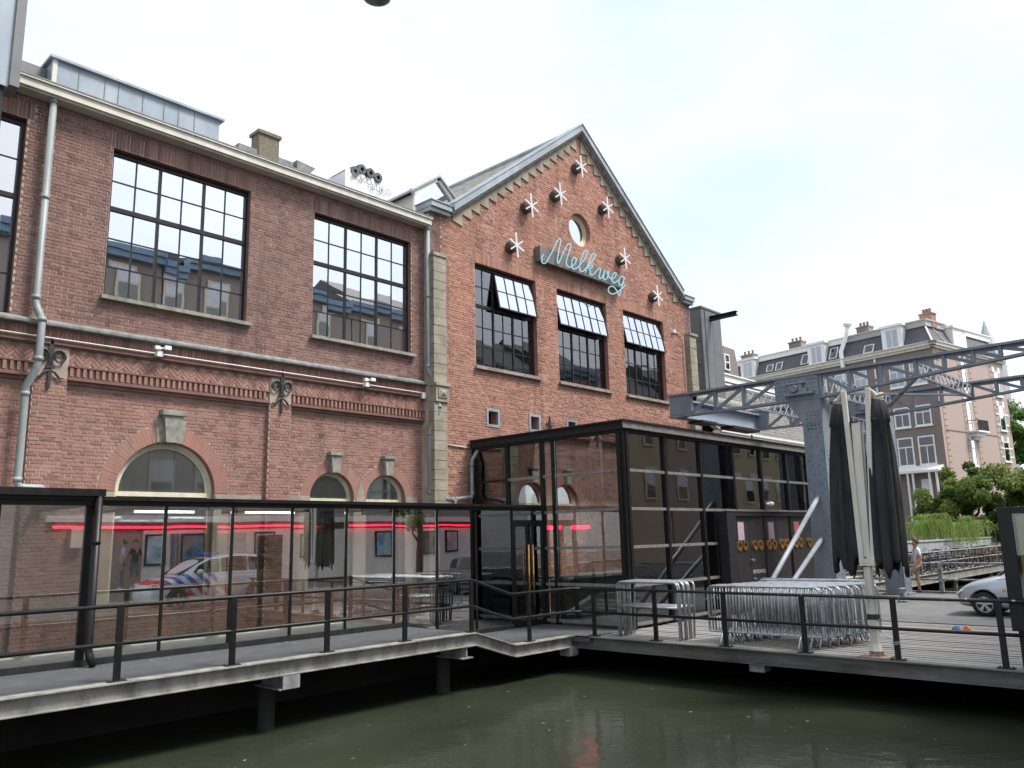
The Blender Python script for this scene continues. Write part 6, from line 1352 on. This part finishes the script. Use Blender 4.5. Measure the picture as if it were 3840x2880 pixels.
pgh = [(.95,1.06,.62),(1.5,1.42,.68),(1.95,1.62,.68),(3.0,1.68,.68),(3.9,1.66,.66),(4.3,1.55,.64),(4.48,1.1,.7)]
pc, _, _ = car('police_car', 'white police car with red and blue stripes, seen reflected in the glass', None, 0, 4.52, 1.8, 1.68, pp, pprof, pgh, (.88,3.6), .32, None)
for x in (.88, 3.6):
    for sgn in (-1, 1): wheel_obj(pc, x, sgn*.79, .32, sgn, .21)
side_glass(pc, [(1.35,1.12),(2.3,1.12),(2.3,1.58),(2.0,1.56),(1.6,1.38)], .80, .69, 1.12, 1.6); side_glass(pc, [(2.38,1.12),(3.3,1.12),(3.3,1.60),(2.38,1.59)], .80, .69, 1.12, 1.6); side_glass(pc, [(3.38,1.12),(4.25,1.14),(4.15,1.50),(3.38,1.60)], .79, .675, 1.12, 1.6)
b = MB(); b.add([(.98,-.66,1.09),(.98,.66,1.09),(1.85,.6,1.58),(1.85,-.6,1.58)], [(0,1,2,3)]); o = b.build('windscreen', M['glass_dark'], pc); sm = o.modifiers.new('s','SOLIDIFY'); sm.thickness = .02; sm.offset = 1
for sgn in (-1, 1): b = MB(); b.lathe([(0,-.1),(.08,-.08),(.11,0),(.09,.07),(0,.08)], (1.5,sgn*1.03,1.14), (0,1,0), 12); b.build('mirror', M['white'], pc, smooth=True); b = MB(); b.box(.10,.35,sgn*.62-.12,sgn*.62+.12,.70,.82); b.build('headlight', M['lens'], pc, bevel=.03)
b = MB(); b.box(2.1,2.4,-.5,.5,1.69,1.78); b.build('light_bar', mat('blue_beacon', (.03,.08,.5), rough=.2), pc, bevel=.02)
pc.location = (11.35,.55,.15)
# ================================================================ cinema front and houses across the street (seen mirrored in the glass)
YC = -4.5
cn = thing('cinema_front', 'white cinema ground floor with red neon strip, seen mirrored in the glass passage', 'cinema', (22, YC, .6))
b = MB(); b.box(13.5,33,YC-.3,YC,.6,2.8); b.build('white_wall', mat('cinema_white', (.74,.71,.66), (.8,.77,.72), rough=.7, scale=2), cn)
b = MB(); b.box(10,33,YC-.3,YC+.02,2.8,3.1); b.box(10,13.5,YC-.9,YC-.6,.6,2.8); b.build('dark_band', M['wood_in'], cn)
b = MB(); b.box(10,33,YC-.3,YC+.10,3.1,3.35); b.build('white_band', M['white'], cn)
for xa, xb in ((10.2,15.97),(16.5,22.0),(23.0,33)): b = MB(); b.tube([(xa,YC+.12,2.91),(xb,YC+.12,2.91)], .035, 8); b.build('neon_strip', M['neonr'], cn)
for i, (x0, x1, z0, z1, cols) in enumerate(((13.65,14.3,1.5,2.55,[(.1,.2,.35),(.35,.5,.6),(.7,.75,.75)]),(15.05,15.9,1.48,2.56,[(.03,.05,.09),(.15,.25,.35),(.45,.25,.2)]),(18.3,19.1,1.6,2.58,[(.15,.3,.5),(.5,.6,.68),(.45,.3,.25)]),(20.45,21.0,1.6,2.52,[(.5,.45,.45),(.6,.6,.6)]),(24.65,25.55,1.5,2.55,[(.05,.2,.35),(.25,.5,.65),(.5,.55,.5)]),(27.75,28.5,1.55,2.58,[(.04,.04,.04),(.2,.18,.16)]),(29.25,29.95,1.6,2.57,[(.6,.6,.65),(.4,.2,.2)]))):
    b = MB(); b.box(x0-.08,x1+.08,YC,YC+.06,z0-.08,z1+.08); pf = b.build('poster_frame', M['black'], cn); b = MB(); b.box(x0,x1,YC+.06,YC+.066,z0,z1); b.build('poster', postermat('film_poster_%d' % i, cols, 2.2), pf)
b = MB(); b.box(14.57,14.9,YC,YC+.05,1.08,2.64); b.build('sign_board', mat('sign_plum', (.16,.12,.16), rough=.6), cn)
for k, ch_ in enumerate('CINECENTER'): text('sign_letter', ch_, .17, (14.735,YC+.052,2.46-k*.15), (R(90),0,R(180)), M['cream'], cn, align='CENTER')
b = MB(); b.box(16.0,16.4,YC-.02,YC+.2,.6,3.1); b.build('dark_post', M['wood_in'], cn)
for x in (16.55, 17.2): b = MB(); b.box(x,x+.6,YC,YC+.04,.6,2.66); b.build('door', M['cream'], cn, bevel=.01)
def house(x0, x1, zt, zc, label, wallm, seed):
    rg = random.Random(seed); h = thing('canal_house', label, 'house', ((x0+x1)/2, YC-3, 0)); b = MB(); b.box(x0,x1,YC-9,YC-.06,.15,zc); b.build('wall', wallm, h)
    b = MB(); b.box(x0-.05,x1+.05,YC-.3,YC+.35,zc,zc+.32); b.box(x0-.05,x1+.05,YC-.3,YC+.48,zc+.32,zc+.6); b.build('cornice', M['bluec'], h)
    b = MB(); b.prism([(x0,YC+.2,zc+.6),(x0,YC-3.5,zt),(x0,YC-8,zc+.6)], (x1-x0,0,0)); b.build('roof', M['slate'], h)
    n = max(1, int((x1-x0)/2.4))
    for k in range(n):
        xc = x0+(x1-x0)*(k+.5)/n
        for z in (4.3, 7.4, 10.4, 13.4):
            if z+1.7 > zc: continue
            b = MB(); b.box(xc-.6,xc+.6,YC-.02,YC+.06,z,z+1.9); w = b.build('window', M['creamw'], h); b = MB(); b.box(xc-.48,xc+.48,YC+.06,YC+.068,z+.12,z+.85); b.build('pane', M['glass_bg'], w); b = MB(); b.box(xc-.48,xc+.48,YC+.06,YC+.068,z+.95,z+1.78); b.build('pane', M['curtain'], w)
house(9.0,16.1,17.2,15.5,'brown house with blue cornice across the street, left of the mirrored row',M['opp'],1)
house(16.2,17.3,16.0,15.15,'narrow brown house link across the street with low blue cornice',M['opp'],2)
house(17.4,23.8,17.4,15.75,'brown house with blue cornice across the street above the cinema',M['opp'],3)
house(23.9,27.2,17.0,15.4,'house with pale windows and blue cornice across the street, third in the mirrored row',M['opp'],4)
house(27.3,36,18.2,15.6,'wide house across the street at the right end of the mirrored row',M['opp'],5)
ochre = mat('ochre_brick', (.46,.37,.24), (.55,.45,.31), rough=.9, scale=9, stretch=(1,1,4)); red_ = M['bgp']
house(36.2,43,16.5,13.2,'ochre brick house across the street, first right of the brown row',ochre,6)
house(43.2,50,17.0,14.0,'pink brick house across the street, second right of the brown row',red_,7)
house(50.2,60,16.5,13.0,'wide ochre house across the street, third right of the brown row',ochre,8)
house(60.2,75,17.5,14.2,'last long brown house across the street at the far right',M['opp'],9)
tree('street_tree', 'green street tree across the water near the road, seen in the hall glass', (24.6,-1.2,.15), [(24.6,-1.2,6.5,1.5,2.0,2.4),(24.2,-1.6,4.4,1.2,1.6,1.6)], 7000, .13, M['leaf2'], .2, 21)
# ================================================================ small things
for x0, x1, z0, z1, l in ((21.14,21.42,7.83,8.42,'white sheet of paper taped inside the middle gable window'),(24.36,24.66,8.41,9.0,'tall white paper taped inside the right gable window'),(26.08,26.3,7.6,7.98,'short white paper low inside the right gable window')):
    b = MB(); b.box(x0,x1,YG+.215,YG+.22,z0,z1); tag(b.build('paper_sheet', M['white'], None), l, 'paper')
cu = thing('window_drape', 'pale drape gathered behind the left gable window', 'drape', (18.4, YG+.4, 7.1))
b = MB(); pts = []
for i in range(25):
    for k in range(5): pts.append((18.05+i*.026+(.10*(k/4-.5)**2*(12-i)*.1), YG+.40+.045*math.sin(i*1.3), 7.12+k*.44))
b.add(pts, [(i*5+k,(i+1)*5+k,(i+1)*5+k+1,i*5+k+1) for i in range(24) for k in range(4)]); b.build('cloth', mat('cream_drape', (.5,.44,.38), (.6,.55,.48), rough=.9, scale=4), cu, smooth=True)
for x, y, z, l in ((21.9,18.3,8.3,'small warm lamp glowing behind the middle gable window'),(24.9,18.4,8.1,'small warm lamp glowing behind the right gable window')):
    b = MB(); b.lathe([(0,-.08),(.10,-.05),(.07,.06),(.02,.1)], (x,y,z), n=10); tag(b.build('pendant_lamp', emit('warm_lamp', (1,.4,.12), 1.6), None, smooth=True), l, 'lamp')
b = MB(); rg = random.Random(77)
for i in range(70):
    x, y = rg.uniform(5,14.2), rg.uniform(3.2,11.4); a = rg.uniform(0,6.28); s_ = rg.uniform(.015,.04); u = Vector((math.cos(a),math.sin(a),0))*s_; w = Vector((-math.sin(a),math.cos(a),0))*s_*.6
    p = Vector((x,y,WZ+.004)); b.add([p-u,p-w,p+u,p+w], [(0,1,2,3)], 0, rg.random())
b.build('floating_leaves', leafmat('fallen_leaf', (.10,.09,.03), (.25,.2,.07), (.5,.45,.3)), None, kind='stuff', attr=True)['label'] = 'scattered leaves floating on the canal'
b = MB()
for i in range(160):
    x, y = (rg.uniform(14.8,20.3), rg.uniform(2.5,8.5)) if i < 110 else (rg.uniform(4,11.2), rg.uniform(13.4,13.78)); z = .003 if i < 110 else .353
    a = rg.uniform(0,6.28); s_ = rg.uniform(.008,.026); u = Vector((math.cos(a),math.sin(a),0))*s_; w = Vector((-math.sin(a),math.cos(a),.2))*s_*.7
    p = Vector((x,y,z+.003)); b.add([p-u,p-w,p+u,p+w], [(0,1,2,3)], 0, rg.random())
b.build('deck_debris', leafmat('paper_scrap', (.25,.22,.16), (.5,.47,.4), (.75,.74,.7)), None, kind='stuff', attr=True)['label'] = 'small scraps and leaves strewn on the decks'
